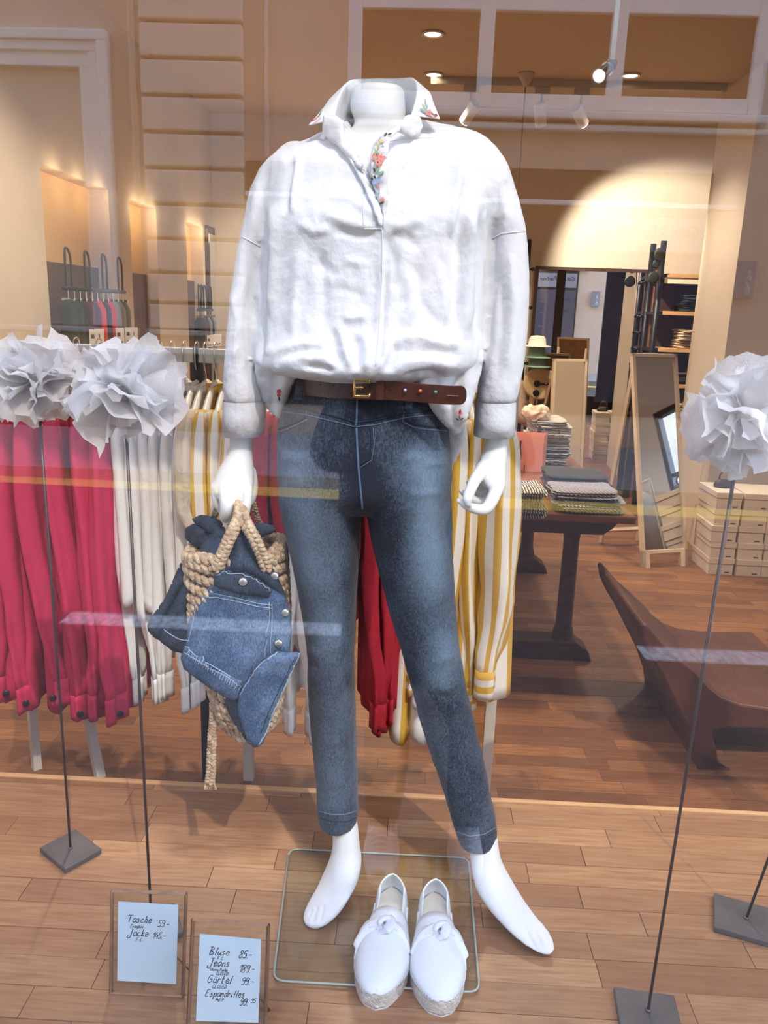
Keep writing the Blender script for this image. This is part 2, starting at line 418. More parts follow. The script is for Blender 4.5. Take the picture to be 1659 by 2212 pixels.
M_fac = mat('facade_render', rgb(226, 196, 172), .9, var=.06, vscale=2, bump=.12, bscale=60)
M_blk = mat('sandstone_block', rgb(230, 214, 196), .9, var=.10, vscale=6, bump=.4, bscale=45)
M_wfr = mat('white_window_frame', rgb(244, 242, 238), .5)
M_shut = mat('grey_blind', rgb(205, 192, 172), .8, var=.04)
M_base = mat('brown_granite_base', rgb(90, 66, 52), .45, var=.3, vscale=22)
wo = struct(MB().box((-14, YF-.4, ZS), (14, YF-.06, 11.1)).build('wall_opposite', M_fac))
MB().box((-14, YF-.06, ZS), (-2.0, YF+.03, .62)).build('wall_base', M_base, wo)
MB().box((-14, YF-.06, .62), (-2.0, YF+.06, .70)).build('base_moulding', M_blk, wo, bevel=.02)
MB().box((-14, YF-.06, .82), (-2.0, YF+.04, .88)).build('base_moulding', M_blk, wo, bevel=.015)
zs = [4.62, 4.28, 3.94, 3.60, 3.25, 2.90, 2.55, 2.19, 1.84, 1.49, 1.17, .88]
for z1, z0 in zip(zs[:-1], zs[1:]):
    MB().box((-2.94, YF-.07, z0+.018), (-1.885, YF+.05+rnd.uniform(-.006, .006), z1-.018)).build('stone_block', M_blk, wo, bevel=.018)
MB().tube([(-3.02, YF+.03, ZS), (-3.02, YF+.03, 9)], .035, 10).build('downpipe', mat('pipe_paint', rgb(205, 185, 165), .5), wo, smooth=True)
MB().box((-1.665, YF-.06, 2.7), (-1.625, YF-.03, 9)).build('wall_strip', M_blk, wo)
def framed_window(name, x0, x1, z0, z1, mull, fw_=.13, M_in=None, dark=True):
    w = struct(MB().box((x0, YF-.07, z0), (x1, YF-.05, z1)).build(name, M_in))
    for a, b, c, d in ((x0, x0+fw_, z0, z1), (x1-fw_, x1, z0, z1)): MB().box((a, YF-.06, c), (b, YF+.02, d)).build('frame_post', M_wfr, w, bevel=.01)
    for c, d in ((z0, z0+fw_), (z1-fw_, z1)): MB().box((x0+fw_, YF-.06, c), (x1-fw_, YF+.017, d)).build('frame_rail', M_wfr, w, bevel=.01)
    for a in mull: MB().box((a-.075, YF-.06, z0), (a+.075, YF+.035, z1)).build('mullion', M_wfr, w, bevel=.012)
    return w
M_dkglass = mat('dark_window_glass', rgb(60, 48, 40), .08)
wA = framed_window('window_3', -.80, 3.42, 3.22, 4.25, (.60, 1.92), .14, M_dkglass)
MB().box((-.85, YF-.06, 3.12), (3.5, YF+.10, 3.20)).build('sill', M_wfr, wA, bevel=.015)
MB().box((-.85, YF-.06, 3.02), (3.5, YF+.05, 3.08)).build('sill', M_wfr, wA, bevel=.015)
framed_window('window_4', -.80, 3.42, 4.35, 6.4, (.60, 1.92), .14, M_dkglass)
# dark shop window under the transom
w5 = struct(MB().box((-1.87, YF-.07, .1), (3.05, YF-.04, 2.66)).build('window_5', M_dkglass))
MB().box((-1.87, YF-.06, 2.30), (3.3, YF+.03, 2.35)).build('transom', M_wfr, w5, bevel=.01)
# stepped white surround of the left doorway, closed by a pale blind
wB = struct(MB().box((-5.4, YF-.07, .9), (-3.58, YF-.05, 3.5)).build('window_6', M_shut))
for i, (w_, d_) in enumerate(((.30, .03), (.19, .06), (.09, .09))):
    xo = -3.58+.30; xi = xo-w_
    MB().box((xi, YF-.06, .9), (xi+.095 if i else xo, YF+d_, 3.83-.33+(.0 if i == 0 else (.14, .24)[i-1]))).build('surround_jamb', M_wfr, wB, bevel=.012)
    zo = 3.83; MB().box((-5.4, YF-.06, zo-(.33 if i == 0 else w_)), (xi+.095 if i else xo, YF+d_-.003, zo-w_+.10 if i else zo)).build('surround_head', M_wfr, wB, bevel=.012)
# signs of the house opposite
M_plate = mat('slate_sign', rgb(84, 80, 92), .4)
M_bulb = mat('lit_bulb', (1, .9, .75, 1), .4, emit=(1, .85, .62, 1), estr=14)
M_lampring = mat('lamp_ring', rgb(190, 180, 165), .35, .6)

# ================================================================ MANNEQUIN AND ITS CLOTHES
M_man = mat('mannequin_white', rgb(232, 232, 228), .42, var=.03, vscale=10)
def hand_chain(mb, pts, r, n=10):
    """pts (px, py, Y); radii in metres"""
    P = [Vector(at(*p)) for p in pts]; k = 4
    C = catmull(P, k); R_ = [v.x for v in catmull([Vector((x, 0, 0)) for x in r], k)]
    mb.tube(C, R_, n)
    for p, q in ((C[0], R_[0]), (C[-1], R_[-1])):
        mb.lathe([(q*math.sin(a), -q*math.cos(a)) for a in (.02, .4, .8, 1.2, PI/2, 1.94, 2.34, 2.74, PI-.02)], p, 10)
b = MB()
# left foot in the picture, heel raised
rows_loft(b, [(1640,704,756,1.425,.030),(1740,712,764,1.425,.034),(1790,718,773,1.42,.034),(1830,718,777,1.415,.038),(1865,709,781,1.405,.050),(1900,694,773,1.385,.046),(1930,679,758,1.358,.038),(1960,661,740,1.333,.030),(1985,655,716,1.313,.021),(1999,667,697,1.303,.010)])
rows_loft(b, [(1640,958,1028,1.425,.030),(1740,988,1055,1.425,.035),(1790,1010,1071,1.42,.035),(1840,1015,1079,1.41,.038),(1870,1018,1087,1.398,.046),(1910,1026,1108,1.372,.046),(1950,1050,1133,1.342,.038),(1985,1079,1159,1.315,.031),(2015,1107,1186,1.290,.024),(2040,1139,1198,1.268,.017),(2055,1167,1194,1.258,.009)])
# legs and hips, inside the jeans
rows_loft(b, [(860,650,930,1.42,.08),(950,640,940,1.42,.09),(1040,660,790,1.42,.07),(1150,660,760,1.42,.06),(1400,690,745,1.42,.045),(1640,704,756,1.425,.03)])
rows_loft(b, [(950,700,940,1.42,.09),(1040,790,940,1.42,.07),(1150,820,950,1.42,.06),(1400,900,970,1.42,.045),(1640,958,1028,1.425,.03)])
# torso, neck
rows_loft(b, [(880,640,940,1.42,.08),(780,660,930,1.42,.08),(600,630,960,1.42,.095),(470,620,980,1.42,.09),(380,620,1010,1.42,.075),(330,650,1000,1.43,.05),(300,730,915,1.435,.042),(270,765,880,1.435,.043),(235,757,876,1.435,.045),(206,758,874,1.435,.045),(192,761,871,1.437,.044)])
# arms
hand_chain(b, [(640,360,1.43),(590,430,1.43),(565,560,1.43),(535,740,1.42),(522,900,1.40)], [.04,.042,.036,.031,.025])
hand_chain(b, [(990,340,1.43),(1060,420,1.43),(1085,560,1.43),(1085,740,1.42),(1078,900,1.40)], [.04,.042,.036,.031,.025])
# right hand (left in the picture), back of the hand outwards, fingers round the handles
rows_loft(b, [(880,500,545,1.40,.026),(935,497,546,1.395,.026),(965,496,544,1.39,.024),(985,489,545,1.385,.024),(1010,474,547,1.378,.024),(1035,462,548,1.37,.022),(1058,460,547,1.36,.020),(1078,469,543,1.352,.015)])
hand_chain(b, [(466,1050,1.365),(468,1075,1.36),(476,1098,1.365),(486,1106,1.385)], [.010,.0095,.0085,.008])
hand_chain(b, [(487,1055,1.352),(489,1080,1.338),(489,1104,1.338),(487,1118,1.352),(494,1112,1.385)], [.013,.0125,.0115,.0105,.009])
hand_chain(b, [(512,1060,1.355),(515,1082,1.348),(516,1100,1.36),(515,1108,1.385)], [.012,.0115,.010,.009])
hand_chain(b, [(532,1055,1.352),(532,1082,1.340),(529,1105,1.340),(527,1116,1.352),(524,1110,1.385)], [.0115,.010,.0095,.009,.008])
hand_chain(b, [(540,1020,1.39),(545,1050,1.392),(541,1078,1.39),(531,1094,1.388)], [.012,.011,.010,.008])
# left hand (right in the picture), thumb and forefinger closing a ring
rows_loft(b, [(880,1052,1098,1.40,.026),(940,1050,1098,1.395,.026),(965,1046,1096,1.39,.025),(985,1038,1095,1.383,.025),(1010,1031,1093,1.374,.024),(1035,1034,1092,1.364,.022),(1055,1052,1090,1.356,.018),(1066,1066,1086,1.352,.012)])
hand_chain(b, [(1076,1048,1.350),(1064,1078,1.330),(1050,1099,1.318),(1030,1100,1.316),(1008,1092,1.318),(990,1081,1.322)], [.0125,.0115,.0105,.0095,.0078,.0042])
hand_chain(b, [(1045,1012,1.362),(1028,1034,1.335),(1017,1057,1.318),(1010,1076,1.308),(1011,1088,1.306)], [.014,.011,.0098,.0092,.0065])
hand_chain(b, [(1078,1050,1.368),(1056,1080,1.372),(1028,1082,1.372),(995,1061,1.366)], [.0115,.0100,.0085,.0042])
hand_chain(b, [(1074,1044,1.385),(1052,1064,1.396),(1032,1064,1.398),(1012,1050,1.394)], [.0105,.009,.0078,.005])
hand_chain(b, [(1070,1032,1.397),(1050,1050,1.408),(1030,1052,1.408),(1013,1042,1.402)], [.0095,.0085,.0075,.006])
man = fuse('mannequin', b, M_man, None, .0029, 2)
sculpt(man, [([(676,1962),(664,1985)],3.0,-.003),([(686,1954),(674,1994)],3.2,-.0032),([(700,1950),(690,1998)],3.2,-.0032),([(660,1972),(675,1990)],3,.001),
  ([(1150,1996),(1174,2050)],3.4,-.0032),([(1160,1993),(1187,2040)],3.4,-.0032),([(1170,1994),(1195,2032)],3.2,-.003),([(1133,2004),(1160,2056)],3.4,-.003),
  ([(497,1060),(500,1090)],4,-.002),([(524,1060),(523,1090)],4,-.002),([(487,1062),(489,1070)],7,.0018),([(532,1060),(532,1068)],7,.0018)])
tag(man, 'headless glossy white mannequin with bare feet standing in the shop window', 'mannequin')

# ---------------------------------------------------------------- jeans
M_den = mat('denim_blue', rgb(66, 88, 116), .85, sheen=.1); nt = M_den.node_tree; L = nt.links.new; bs = nt.nodes['Principled BSDF']
def denim_nodes(m, dark, light, attr=True, sc=260):
    nt = m.node_tree; L = nt.links.new; bs = nt.nodes['Principled BSDF']
    tc = nt.nodes.new('ShaderNodeTexCoord')
    mp = nt.nodes.new('ShaderNodeMapping'); mp.inputs['Scale'].default_value = (6, 6, .7)
    n1 = nt.nodes.new('ShaderNodeTexNoise'); n1.inputs['Scale'].default_value = sc*.55; n1.inputs['Detail'].default_value = 3
    L(tc.outputs['Object'], mp.inputs[0]); L(mp.outputs[0], n1.inputs['Vector'])
    n2 = nt.nodes.new('ShaderNodeTexNoise'); n2.inputs['Scale'].default_value = 14; n2.inputs['Detail'].default_value = 5; L(tc.outputs['Object'], n2.inputs['Vector'])
    n3 = nt.nodes.new('ShaderNodeTexNoise'); n3.inputs['Scale'].default_value = sc; L(tc.outputs['Object'], n3.inputs['Vector'])
    a = nt.nodes.new('ShaderNodeMath'); a.operation = 'MULTIPLY_ADD'; a.inputs[1].default_value = .55; L(n1.outputs['Fac'], a.inputs[0]); 
    c = nt.nodes.new('ShaderNodeMath'); c.operation = 'MULTIPLY_ADD'; c.inputs[1].default_value = .45; L(n2.outputs['Fac'], c.inputs[0]); 
    d = nt.nodes.new('ShaderNodeMath'); d.operation = 'MULTIPLY_ADD'; d.inputs[1].default_value = .45; L(n3.outputs['Fac'], d.inputs[0]); d.inputs[2].default_value = -.62
    L(d.outputs[0], c.inputs[2]); L(c.outputs[0], a.inputs[2])
    fac = a.outputs[0]
    if attr:
        at_ = nt.nodes.new('ShaderNodeAttribute'); at_.attribute_name = 'wash'
        e = nt.nodes.new('ShaderNodeMath'); e.operation = 'ADD'; L(a.outputs[0], e.inputs[0]); L(at_.outputs['Fac'], e.inputs[1]); fac = e.outputs[0]
    cr = nt.nodes.new('ShaderNodeValToRGB'); cr.color_ramp.elements[0].color = dark; cr.color_ramp.elements[1].color = light
    L(fac, cr.inputs[0]); L(cr.outputs[0], bs.inputs['Base Color'])
    bp = nt.nodes.new('ShaderNodeBump'); bp.inputs['Strength'].default_value = .35; bp.inputs['Distance'].default_value = .002
    L(n1.outputs['Fac'], bp.inputs['Height']); L(bp.outputs[0], bs.inputs['Normal'])
denim_nodes(M_den, rgb(14, 22, 40), rgb(130, 156, 176))
b = MB()
rows_loft(b, [(800,648,918,1.415,.098),(815,640,938,1.415,.103),(850,622,952,1.415,.110),(885,606,963,1.415,.116),(930,601,970,1.418,.122),(990,601,973,1.42,.124),(1050,604,974,1.42,.118),(1092,640,930,1.42,.085)], n=48)
legL = [(960,602,800,1.42,.118),(1050,604,788,1.42,.116),(1090,608,782,1.42,.110),(1110,612,779,1.42,.106),(1200,631,776,1.42,.093),(1300,651,770,1.42,.081),(1400,665,766,1.415,.072),(1470,666,766,1.42,.068),(1550,671,769,1.428,.066),(1650,680,771,1.43,.060),(1720,685,773,1.428,.055),(1755,687,774,1.427,.053),(1773,690,769,1.426,.051)]
legR = [(960,765,973,1.42,.118),(1050,778,974,1.42,.116),(1090,785,975,1.42,.110),(1110,792,976,1.42,.106),(1200,811,979,1.42,.093),(1300,836,984,1.42,.081),(1390,863,992,1.415,.073),(1470,886,1005,1.42,.069),(1540,905,1021,1.428,.066),(1650,940,1046,1.43,.060),(1720,962,1060,1.428,.055),(1770,977,1071,1.427,.053),(1812,990,1074,1.426,.051)]
rows_loft(b, legL, n=40); rows_loft(b, legR, n=40)
jeans = fuse('jeans', b, M_den, None, .0042, 3)
sculpt(jeans, [([(772,865),(772,1090)],7,.002),([(780,1098),(770,1400),(770,1700)],5,-.0015),
  ([(985,1410),(955,1430),(930,1428)],9,.003),([(1005,1470),(970,1490),(940,1486)],7,.004),([(1010,1490),(975,1508),(945,1505)],6,-.003),([(1015,1520),(985,1530),(960,1528)],8,.003),
  ([(668,1400),(690,1420)],8,.004),([(668,1460),(690,1470)],8,.003),([(668,1430),(690,1444)],6,-.003),
  ([(970,1060),(900,1070),(870,1058)],9,.003),([(968,1000),(910,1004)],8,.003),([(610,1040),(650,1050),(700,1042)],9,.002),([(605,990),(660,1000)],9,.002),
  ([(700,1690),(760,1700)],8,.002),([(690,1600),(760,1605)],10,.002),([(1040,1720),(1000,1740)],8,.002)], .0010, 26, (1, 1, .6))
me = jeans.data; n = len(me.vertices); V = np.empty(n*3); me.vertices.foreach_get('co', V); P = proj_np(V.reshape(-1, 3))
wash = np.full(n, -.02)
for x, y, sx, sy, a in ((915,1010,55,45,.36),(925,1120,45,120,.42),(935,1230,40,110,.34),(650,1130,40,110,.30),(690,1230,55,120,.22),(640,1010,40,40,.2),(960,1400,35,50,.40),(700,1360,40,60,.20),(960,1470,30,30,.22),(1000,1560,40,90,.06),(720,1600,50,140,.10),(720,1700,50,60,.12),(800,890,60,40,-.12),(790,1050,35,70,-.22),(740,980,60,60,-.08),(775,1250,25,260,-.16),(850,1150,30,140,-.06)):
    wash += a*np.exp(-((P[:, 0]-x)/sx)**2-((P[:, 1]-y)/sy)**2)
at_ = me.attributes.new('wash', 'FLOAT', 'POINT'); at_.data.foreach_set('value', wash.astype(np.float32))
tag(jeans, 'blue washed skinny jeans worn by the mannequin', 'jeans')
BJ = bvh_of(jeans)
M_sdark = mat('denim_seam', rgb(30, 40, 58), .9); M_slight = mat('faded_seam', rgb(92, 112, 136), .9)
def seam(pts, r=.0011, m=M_sdark, name='seam', lift=.0008, bv=None, par=None, step=8):
    q = on_surface(bv or BJ, pts, lift, step)
    if len(q) > 1: return MB().tube(q, r, 5).build(name, m, par or jeans, smooth=True)
seam([(606,876),(660,884),(720,898),(768,912)], .0014); seam([(604,888),(660,896),(720,910),(767,922)], .0009, M_slight)
seam([(768,913),(810,908),(870,893),(962,884)], .0014); seam([(768,922),(810,918),(870,903),(960,893)], .0009, M_slight)
seam([(772,862),(770,912),(768,922)], .0016, M_slight); seam([(770,924),(774,1010),(783,1098)], .0018, M_slight)
seam([(800,924),(802,960),(797,990),(776,1004)], .0011); seam([(806,924),(808,960),(803,994),(778,1010)], .0007, M_slight)
for dy in (0, 7):
    seam([(604,926+dy),(620,921+dy),(645,910+dy),(664,899+dy)], .0011 if dy else .0014, M_slight if dy else M_sdark)
    seam([(872,906+dy),(895,917+dy),(930,922+dy),(966,924+dy)], .0011 if dy else .0014, M_slight if dy else M_sdark)
seam([(662,888),(663,906)], .0009, M_slight); seam([(872,890),(870,914)], .0009, M_slight)
seam([(690,1752),(715,1759),(745,1759),(771,1751)], .0012, M_slight); seam([(989,1797),(1015,1806),(1045,1802),(1072,1786)], .0012, M_slight)
seam([(692,1767),(720,1774),(750,1774),(769,1766)], .0015); seam([(992,1806),(1018,1815),(1048,1811),(1072,1796)], .0015)
seam([(802,1190),(826,1290),(858,1390),(884,1470),(905,1545),(940,1655),(975,1770)], .0009, M_slight)
# waistband edge, belt loops, small coin flap
seam([(640,848),(700,852),(770,860)], .0013, M_slight); seam([(640,852),(700,857),(770,866)], .0009)
def loop_strip(pts, w, m, name, par, bv, lift=.004, th=.0022):
    q = on_surface(bv, pts, lift, 6)
    mb = MB(); up = Vector((1, 0, 0)); rings = []
    for p in q:
        rings.append([p + Vector(v) for v in ((-w, 0, 0), (w, 0, 0), (w, -th, 0), (-w, -th, 0))])
    mb.loft(rings); return mb.build(name, m, par, bevel=.0006)

# ---------------------------------------------------------------- belt
M_lea = mat('brown_leather', rgb(80, 38, 25), .38, var=.35, vscale=30, bump=.12, bscale=90)
M_brass = mat('aged_brass', rgb(196, 160, 96), .28, 1.0)
def strap(cpts, half_px, Yfun, th, name, m, par=None, tip=None):
    top, bot = [], []
    P = catmull([Vector((x, y, Yfun(x))) for x, y in cpts], 8); rings = []
    for i, p in enumerate(P):
        h = half_px
        if tip and i >= len(P)-len(tip): h = half_px*tip[i-(len(P)-len(tip))]
        a, c = at(p.x, p.y-h, p.z), at(p.x, p.y+h, p.z); bk = Vector((0, th, 0))
        rings.append([a, c, c+bk, a+bk])
    return MB().loft(rings).build(name, m, par, bevel=.0008)
def waist_Y(x):
    u = (x-782)/170.0
    return 1.415 - .116*math.sqrt(max(0, 1-min(1, u*u))) - .006
tb = empty('belt', at(775, 845, 1.30))
strap([(630,828),(645,832),(690,838),(740,842),(800,845)], 20, waist_Y, .004, 'strap', M_lea, tb)
strap([(772,842),(820,843),(870,846),(920,850),(960,853),(985,854),(1008,853)], 20.5, lambda x: 1.288 - .012*min(1, max(0, (x-772)/40)) - max(0, (x-860))*.00006, .0042, 'strap_end', M_lea, tb, tip=[1, .97, .9, .78, .6, .3])
bk = MB()
def ptY(x, y, Y): return at(x, y, Y)
bk.tube([ptY(x, y, 1.268) for x, y in ((799,828),(797,821),(766,820),(765,856),(797,857),(799,850))], .0030, 8)
ob = bk.build('buckle', M_brass, tb, smooth=True)
MB().tube([ptY(764,838,1.268), ptY(780,837,1.264), ptY(787,837,1.268)], .0022, 8).build('buckle_prong', M_brass, ob, smooth=True)
strap([(813,842),(822,842),(829,842.5)], 22, lambda x: 1.270, .003, 'keeper', M_lea, tb)
for x, y in ((692,831),(721,833),(750,836)): MB().lathe([(.0014, 0), (.0014, .001)], Vector(at(x, y, waist_Y(x)-.0006)), 10, m=Matrix.Rotation(PI/2, 4, 'X')).build('belt_hole', M_black, tb)
MB().lathe([(.0014, 0), (.0014, .001)], Vector(at(843,842,1.2735)), 10, m=Matrix.Rotation(PI/2, 4, 'X')).build('belt_hole', M_black, tb)
for (x, y), c, nm in (((875,843), rgb(150, 160, 196), 'lilac'), ((908,844.5), rgb(222, 110, 70), 'orange'), ((941,847), rgb(70, 150, 130), 'green')):
    tag(MB().lathe([(.0001, .0032), (.0018, .0026), (.0028, .001), (.0029, 0)], Vector(at(x, y, 1.2715-(x-860)*.00006)), 12, m=Matrix.Rotation(PI/2, 4, 'X')).build('stud', mat('stud_'+nm, c, .3), tb, smooth=True), nm+' round stud')
MB().box((-.0085, -.0004, -.0004), (.0085, .0004, .0004), Matrix.Translation(at(978, 855, 1.2655))).build('stamped_line', mat('stamped_line', rgb(190, 150, 130), .6), tb)
tag(tb, 'brown leather belt with brass buckle and three coloured studs at the waist', 'belt')
for x0, y0, x1, y1 in ((663,808,654,868), (884,850,880,884)):
    o = loop_strip([(x0, y0+3), ((x0+x1)/2, (y0+y1)/2), (x1, y1)], .0062, M_den, 'belt_loop', jeans, BJ, lift=.013 if x0 < 700 else .004)

# ---------------------------------------------------------------- blouse
M_cot = mat('white_cotton', rgb(226, 227, 228), .85, bump=.5, bscale=34, var=.0, sheen=.05)
b = MB()
rows_loft(b, [(258,765,900,1.44,.030),(272,735,950,1.44,.045),(290,697,1030,1.435,.060),(312,648,1062,1.43,.075),(335,598,1080,1.425,.090),(360,575,1092,1.42,.102),(400,572,1090,1.42,.115),(450,574,1080,1.415,.128),(490,570,1070,1.41,.136),(560,564,1060,1.412,.134),(640,560,1055,1.412,.134),(700,557,1050,1.41,.138),(755,553,1044,1.405,.146),(785,556,1032,1.402,.150),(803,605,1000,1.402,.140),(816,690,920,1.404,.118)], n=64, e=2.5)
rows_loft(b, [(345,590,680,1.43,.06),(375,562,650,1.43,.062),(430,543,642,1.425,.064),(500,527,605,1.42,.064),(560,515,578,1.42,.062),(650,503,565,1.415,.060),(750,492,563,1.41,.058),(810,487,566,1.405,.056),(850,487,571,1.40,.052),(868,490,573,1.40,.046)], n=32, e=2.3)
rows_loft(b, [(320,985,1070,1.43,.06),(350,1005,1090,1.43,.062),(400,1028,1108,1.425,.064),(480,1045,1130,1.42,.064),(520,1054,1136,1.42,.062),(600,1053,1141,1.415,.060),(700,1046,1138,1.41,.058),(780,1039,1131,1.405,.056),(845,1032,1119,1.40,.052),(868,1028,1112,1.40,.046)], n=32, e=2.3)
blouse = fuse('blouse', b, M_cot, None, .0046, 3)
# open neck: the front edge falls in between the two front edges
me = blouse.data; n = len(me.vertices); V = np.empty(n*3); me.vertices.foreach_get('co', V); V = V.reshape(-1, 3)
P = proj_np(V); d, ins, near = sdf_poly(P, [(745,296),(768,333),(797,392),(817,440),(826,482),(829,440),(806,398),(800,350),(812,305),(842,280),(872,262),(868,235),(752,235)])
dep = np.where(ins & (V[:, 1] < 1.43), np.clip(d/7, 0, 1)*.035, 0); 
V[:, 1] += dep; me.vertices.foreach_set('co', V.ravel()); me.update()
F = []
fold = lambda pl, w, a: F.append((pl, w, a*1.35))
# pleats under the placket end, shoulder tucks, side folds and the blousing at the waist
fold([(818,494),(770,486),(720,470),(690,450)], 12, .004); fold([(815,506),(770,508),(720,498)], 10, -.003)
fold([(838,490),(880,484),(915,470)], 12, .003); fold([(836,504),(880,516),(910,540)], 11, -.003)
fold([(832,500),(850,560),(860,640)], 12, -.004); fold([(828,500),(822,640),(808,800)], 5, .004); fold([(834,520),(832,640),(818,800)], 7, -.004)
fold([(633,330),(622,400),(615,470)], 8, -.006); fold([(645,335),(637,400),(632,470)], 8, .005)
fold([(995,318),(1000,350),(985,420),(972,520)], 8, .006); fold([(983,310),(970,360),(955,420)], 12, -.006); fold([(1008,330),(1000,380)], 7, -.005)
fold([(1020,420),(1012,560),(1005,740)], 13, .008); fold([(1000,420),(990,560),(985,740)], 10, -.005); fold([(1045,430),(1040,560),(1035,760)], 9, -.010)
fold([(1052,400),(1065,470),(1058,620),(1048,800)], 10, -.008); fold([(570,430),(567,560),(562,700),(556,820)], 9, -.009); fold([(590,430),(592,560),(586,700)], 12, .005)
fold([(648,520),(640,620),(628,740)], 12, .004); fold([(690,520),(700,640),(705,740)], 12, -.004); fold([(640,480),(680,500),(720,495)], 10, .004)
fold([(900,560),(905,640),(955,720)], 12, -.004); fold([(880,580),(890,650),(875,720)], 12, .004); fold([(930,540),(960,640),(965,720)], 12, .003)
fold([(845,735),(900,728),(960,745),(1005,740)], 13, .006); fold([(850,760),(900,765),(950,758),(990,772)], 11, -.005); fold([(850,785),(910,775),(975,790),(990,805)], 11, .005); fold([(870,812),(930,805),(965,815)], 8, -.006)
fold([(718,705),(725,760),(742,800)], 7, -.007); fold([(735,705),(748,760),(758,800)], 8, .006); fold([(770,720),(772,770),(770,805)], 8, -.006); fold([(790,720),(795,770),(790,805)], 8, .005); fold([(842,720),(832,770),(815,805)], 9, .006); fold([(858,740),(848,780),(830,805)], 7, -.006)
fold([(560,765),(600,760),(650,745),(700,740)], 12, .004); fold([(600,790),(650,772),(700,775),(735,795)], 11, .005); fold([(600,775),(650,760),(700,760)], 10, -.003); fold([(650,790),(700,795),(725,805)], 7, -.005)
fold([(500,620),(515,700),(505,800)], 7, .004); fold([(540,600),(530,700),(545,840)], 7, -.004); fold([(1075,560),(1085,700),(1070,830)], 9, -.004); fold([(1100,520),(1110,680),(1095,820)], 9, .004)
fold([(1095,380),(1085,470)], 9, -.003); fold([(1070,370),(1095,480)], 8, .004); fold([(560,380),(545,500)], 9, .003)
fold([(700,420),(760,430),(815,470)], 10, .003); fold([(680,560),(730,600)], 9, -.003); fold([(740,560),(800,575)], 9, .002); fold([(720,620),(790,640)], 9, -.002); fold([(740,690),(800,680)], 12, .005)
sculpt(blouse, F, .0011, 22, (1.6, 1.6, .75))
tag(blouse, 'white cotton blouse with embroidered placket and collar on the mannequin', 'blouse')
BB = bvh_of(blouse)
M_thr = mat('white_thread', rgb(226, 228, 230), .9)
# side tails and back tail of the blouse
panel('front_tail', [(556,770,1.36),(600,768,1.32),(650,775,1.31),(652,798,1.315),(634,820,1.34),(623,846,1.36),(614,876,1.375),(608,908,1.385),(598,900,1.385),(580,880,1.39),(562,852,1.39),(555,815,1.38)], M_cot, blouse, puff=.014, reach=22, folds=[([(560,800),(610,792),(645,785)],8,.008),([(600,810),(590,880)],8,-.006),([(625,800),(612,850)],7,.006)], seed=3)
panel('front_tail', [(905,770,1.30),(1000,745,1.32),(1042,760,1.35),(1036,800,1.35),(1022,850,1.345),(1014,880,1.34),(1004,905,1.34),(993,930,1.35),(982,936,1.35),(968,920,1.35),(950,902,1.345),(935,882,1.335),(925,862,1.318),(905,838,1.30)], M_cot, blouse, puff=.012, reach=22, folds=[([(990,780),(968,850),(985,925)],8,-.006),([(1010,790),(1000,900)],9,.007),([(950,800),(960,880)],9,.005)], seed=5)
panel('back_tail', [(960,895,1.50),(1000,900,1.50),(1004,930,1.50),(1000,955,1.50),(988,980,1.50),(974,1012,1.50),(966,980,1.50),(962,940,1.50)], M_cot, blouse, puff=.006, reach=12, seed=8)
# cuffs
for nm, ro in (('l', [(864,485,574,1.40,.050),(890,484,573,1.40,.050),(938,481,569,1.397,.049)]), ('r', [(866,1026,1114,1.40,.050),(900,1025,1113,1.40,.050),(939,1023,1111,1.397,.049)])):
    mb = MB(); cs = [(Vector(at(l, y, Y)), Vector(at(r, y, Y)), dd) for y, l, r, Y, dd in ro]
    rg = [ell((p+q)/2, (q-p)/2, dd, 40, 2.4) for p, q, dd in cs]; inn = [ell((p+q)/2, (q-p)/2*.95, dd*.93, 40, 2.4) for p, q, dd in reversed(cs)]
    mb.loft(rg+inn, cap=False)
    MB.build(mb, 'cuff', M_cot, blouse, smooth=True)
    k = 0 if nm == 'l' else 1
seam([(523,512),(540,520),(563,533)], .0010, M_thr, 'sleeve_seam', .0006, BB, blouse); seam([(1063,515),(1085,505),(1108,502),(1134,500)], .0010, M_thr, 'sleeve_seam', .0006, BB, blouse)
seam([(786,400),(784,440),(786,494)], .0008, M_thr, 'placket_edge', .0006, BB, blouse); seam([(786,494),(826,495)], .0010, M_thr, 'placket_edge', .0008, BB, blouse)
seam([(836,300),(836,380),(832,440),(828,494)], .0008, M_thr, 'placket_edge', .0006, BB, blouse); seam([(826,496),(824,620),(812,790)], .0009, M_thr, 'placket_edge', .0008, BB, blouse)
seam([(842,306),(880,300),(935,298)], .0008, M_thr, 'yoke_seam', .0006, BB, blouse)
# turned edge of the left front, rolled outward along the neck
q = on_surface(BB, [(716,290),(735,312),(764,348),(792,400),(812,446),(824,488)], .003, 6)
MB().tube(q, [.007]*(len(q)-4)+[.006, .005, .004, .003] if len(q) > 6 else .005, 8, flat=.5).build('front_edge', M_cot, blouse, smooth=True)
# stand collar with its turned-down leaf, one surface from neckline to fold to edge
col = [((700,302,1.345),(722,258,1.338),(664,272,1.350)), ((690,300,1.37),(738,203,1.375),(694,240,1.372)), ((725,290,1.42),(757,172,1.435),(722,208,1.44)),
       ((770,290,1.475),(790,167,1.485),(775,205,1.52)), ((850,288,1.48),(860,166,1.49),(870,205,1.52)), ((905,285,1.43),(890,167,1.435),(922,196,1.44)), ((903,282,1.37),(900,196,1.375),(938,226,1.372)), ((880,276,1.335),(888,250,1.338),(952,258,1.350))]
def surf_strip(rows3, sub=6, rs=5):
    ln = [catmull([Vector(at(*r[k])) for r in rows3], sub) for k in range(3)]
    out = []
    for a, f, l in zip(*ln):
        s1 = [a.lerp(f, t/rs) for t in range(rs)]; s2 = [f.lerp(l, t/rs) for t in range(rs+1)]
        out.append(s1+s2)
    return out
mb = MB(); mb.loft(surf_strip(col), closed=False)
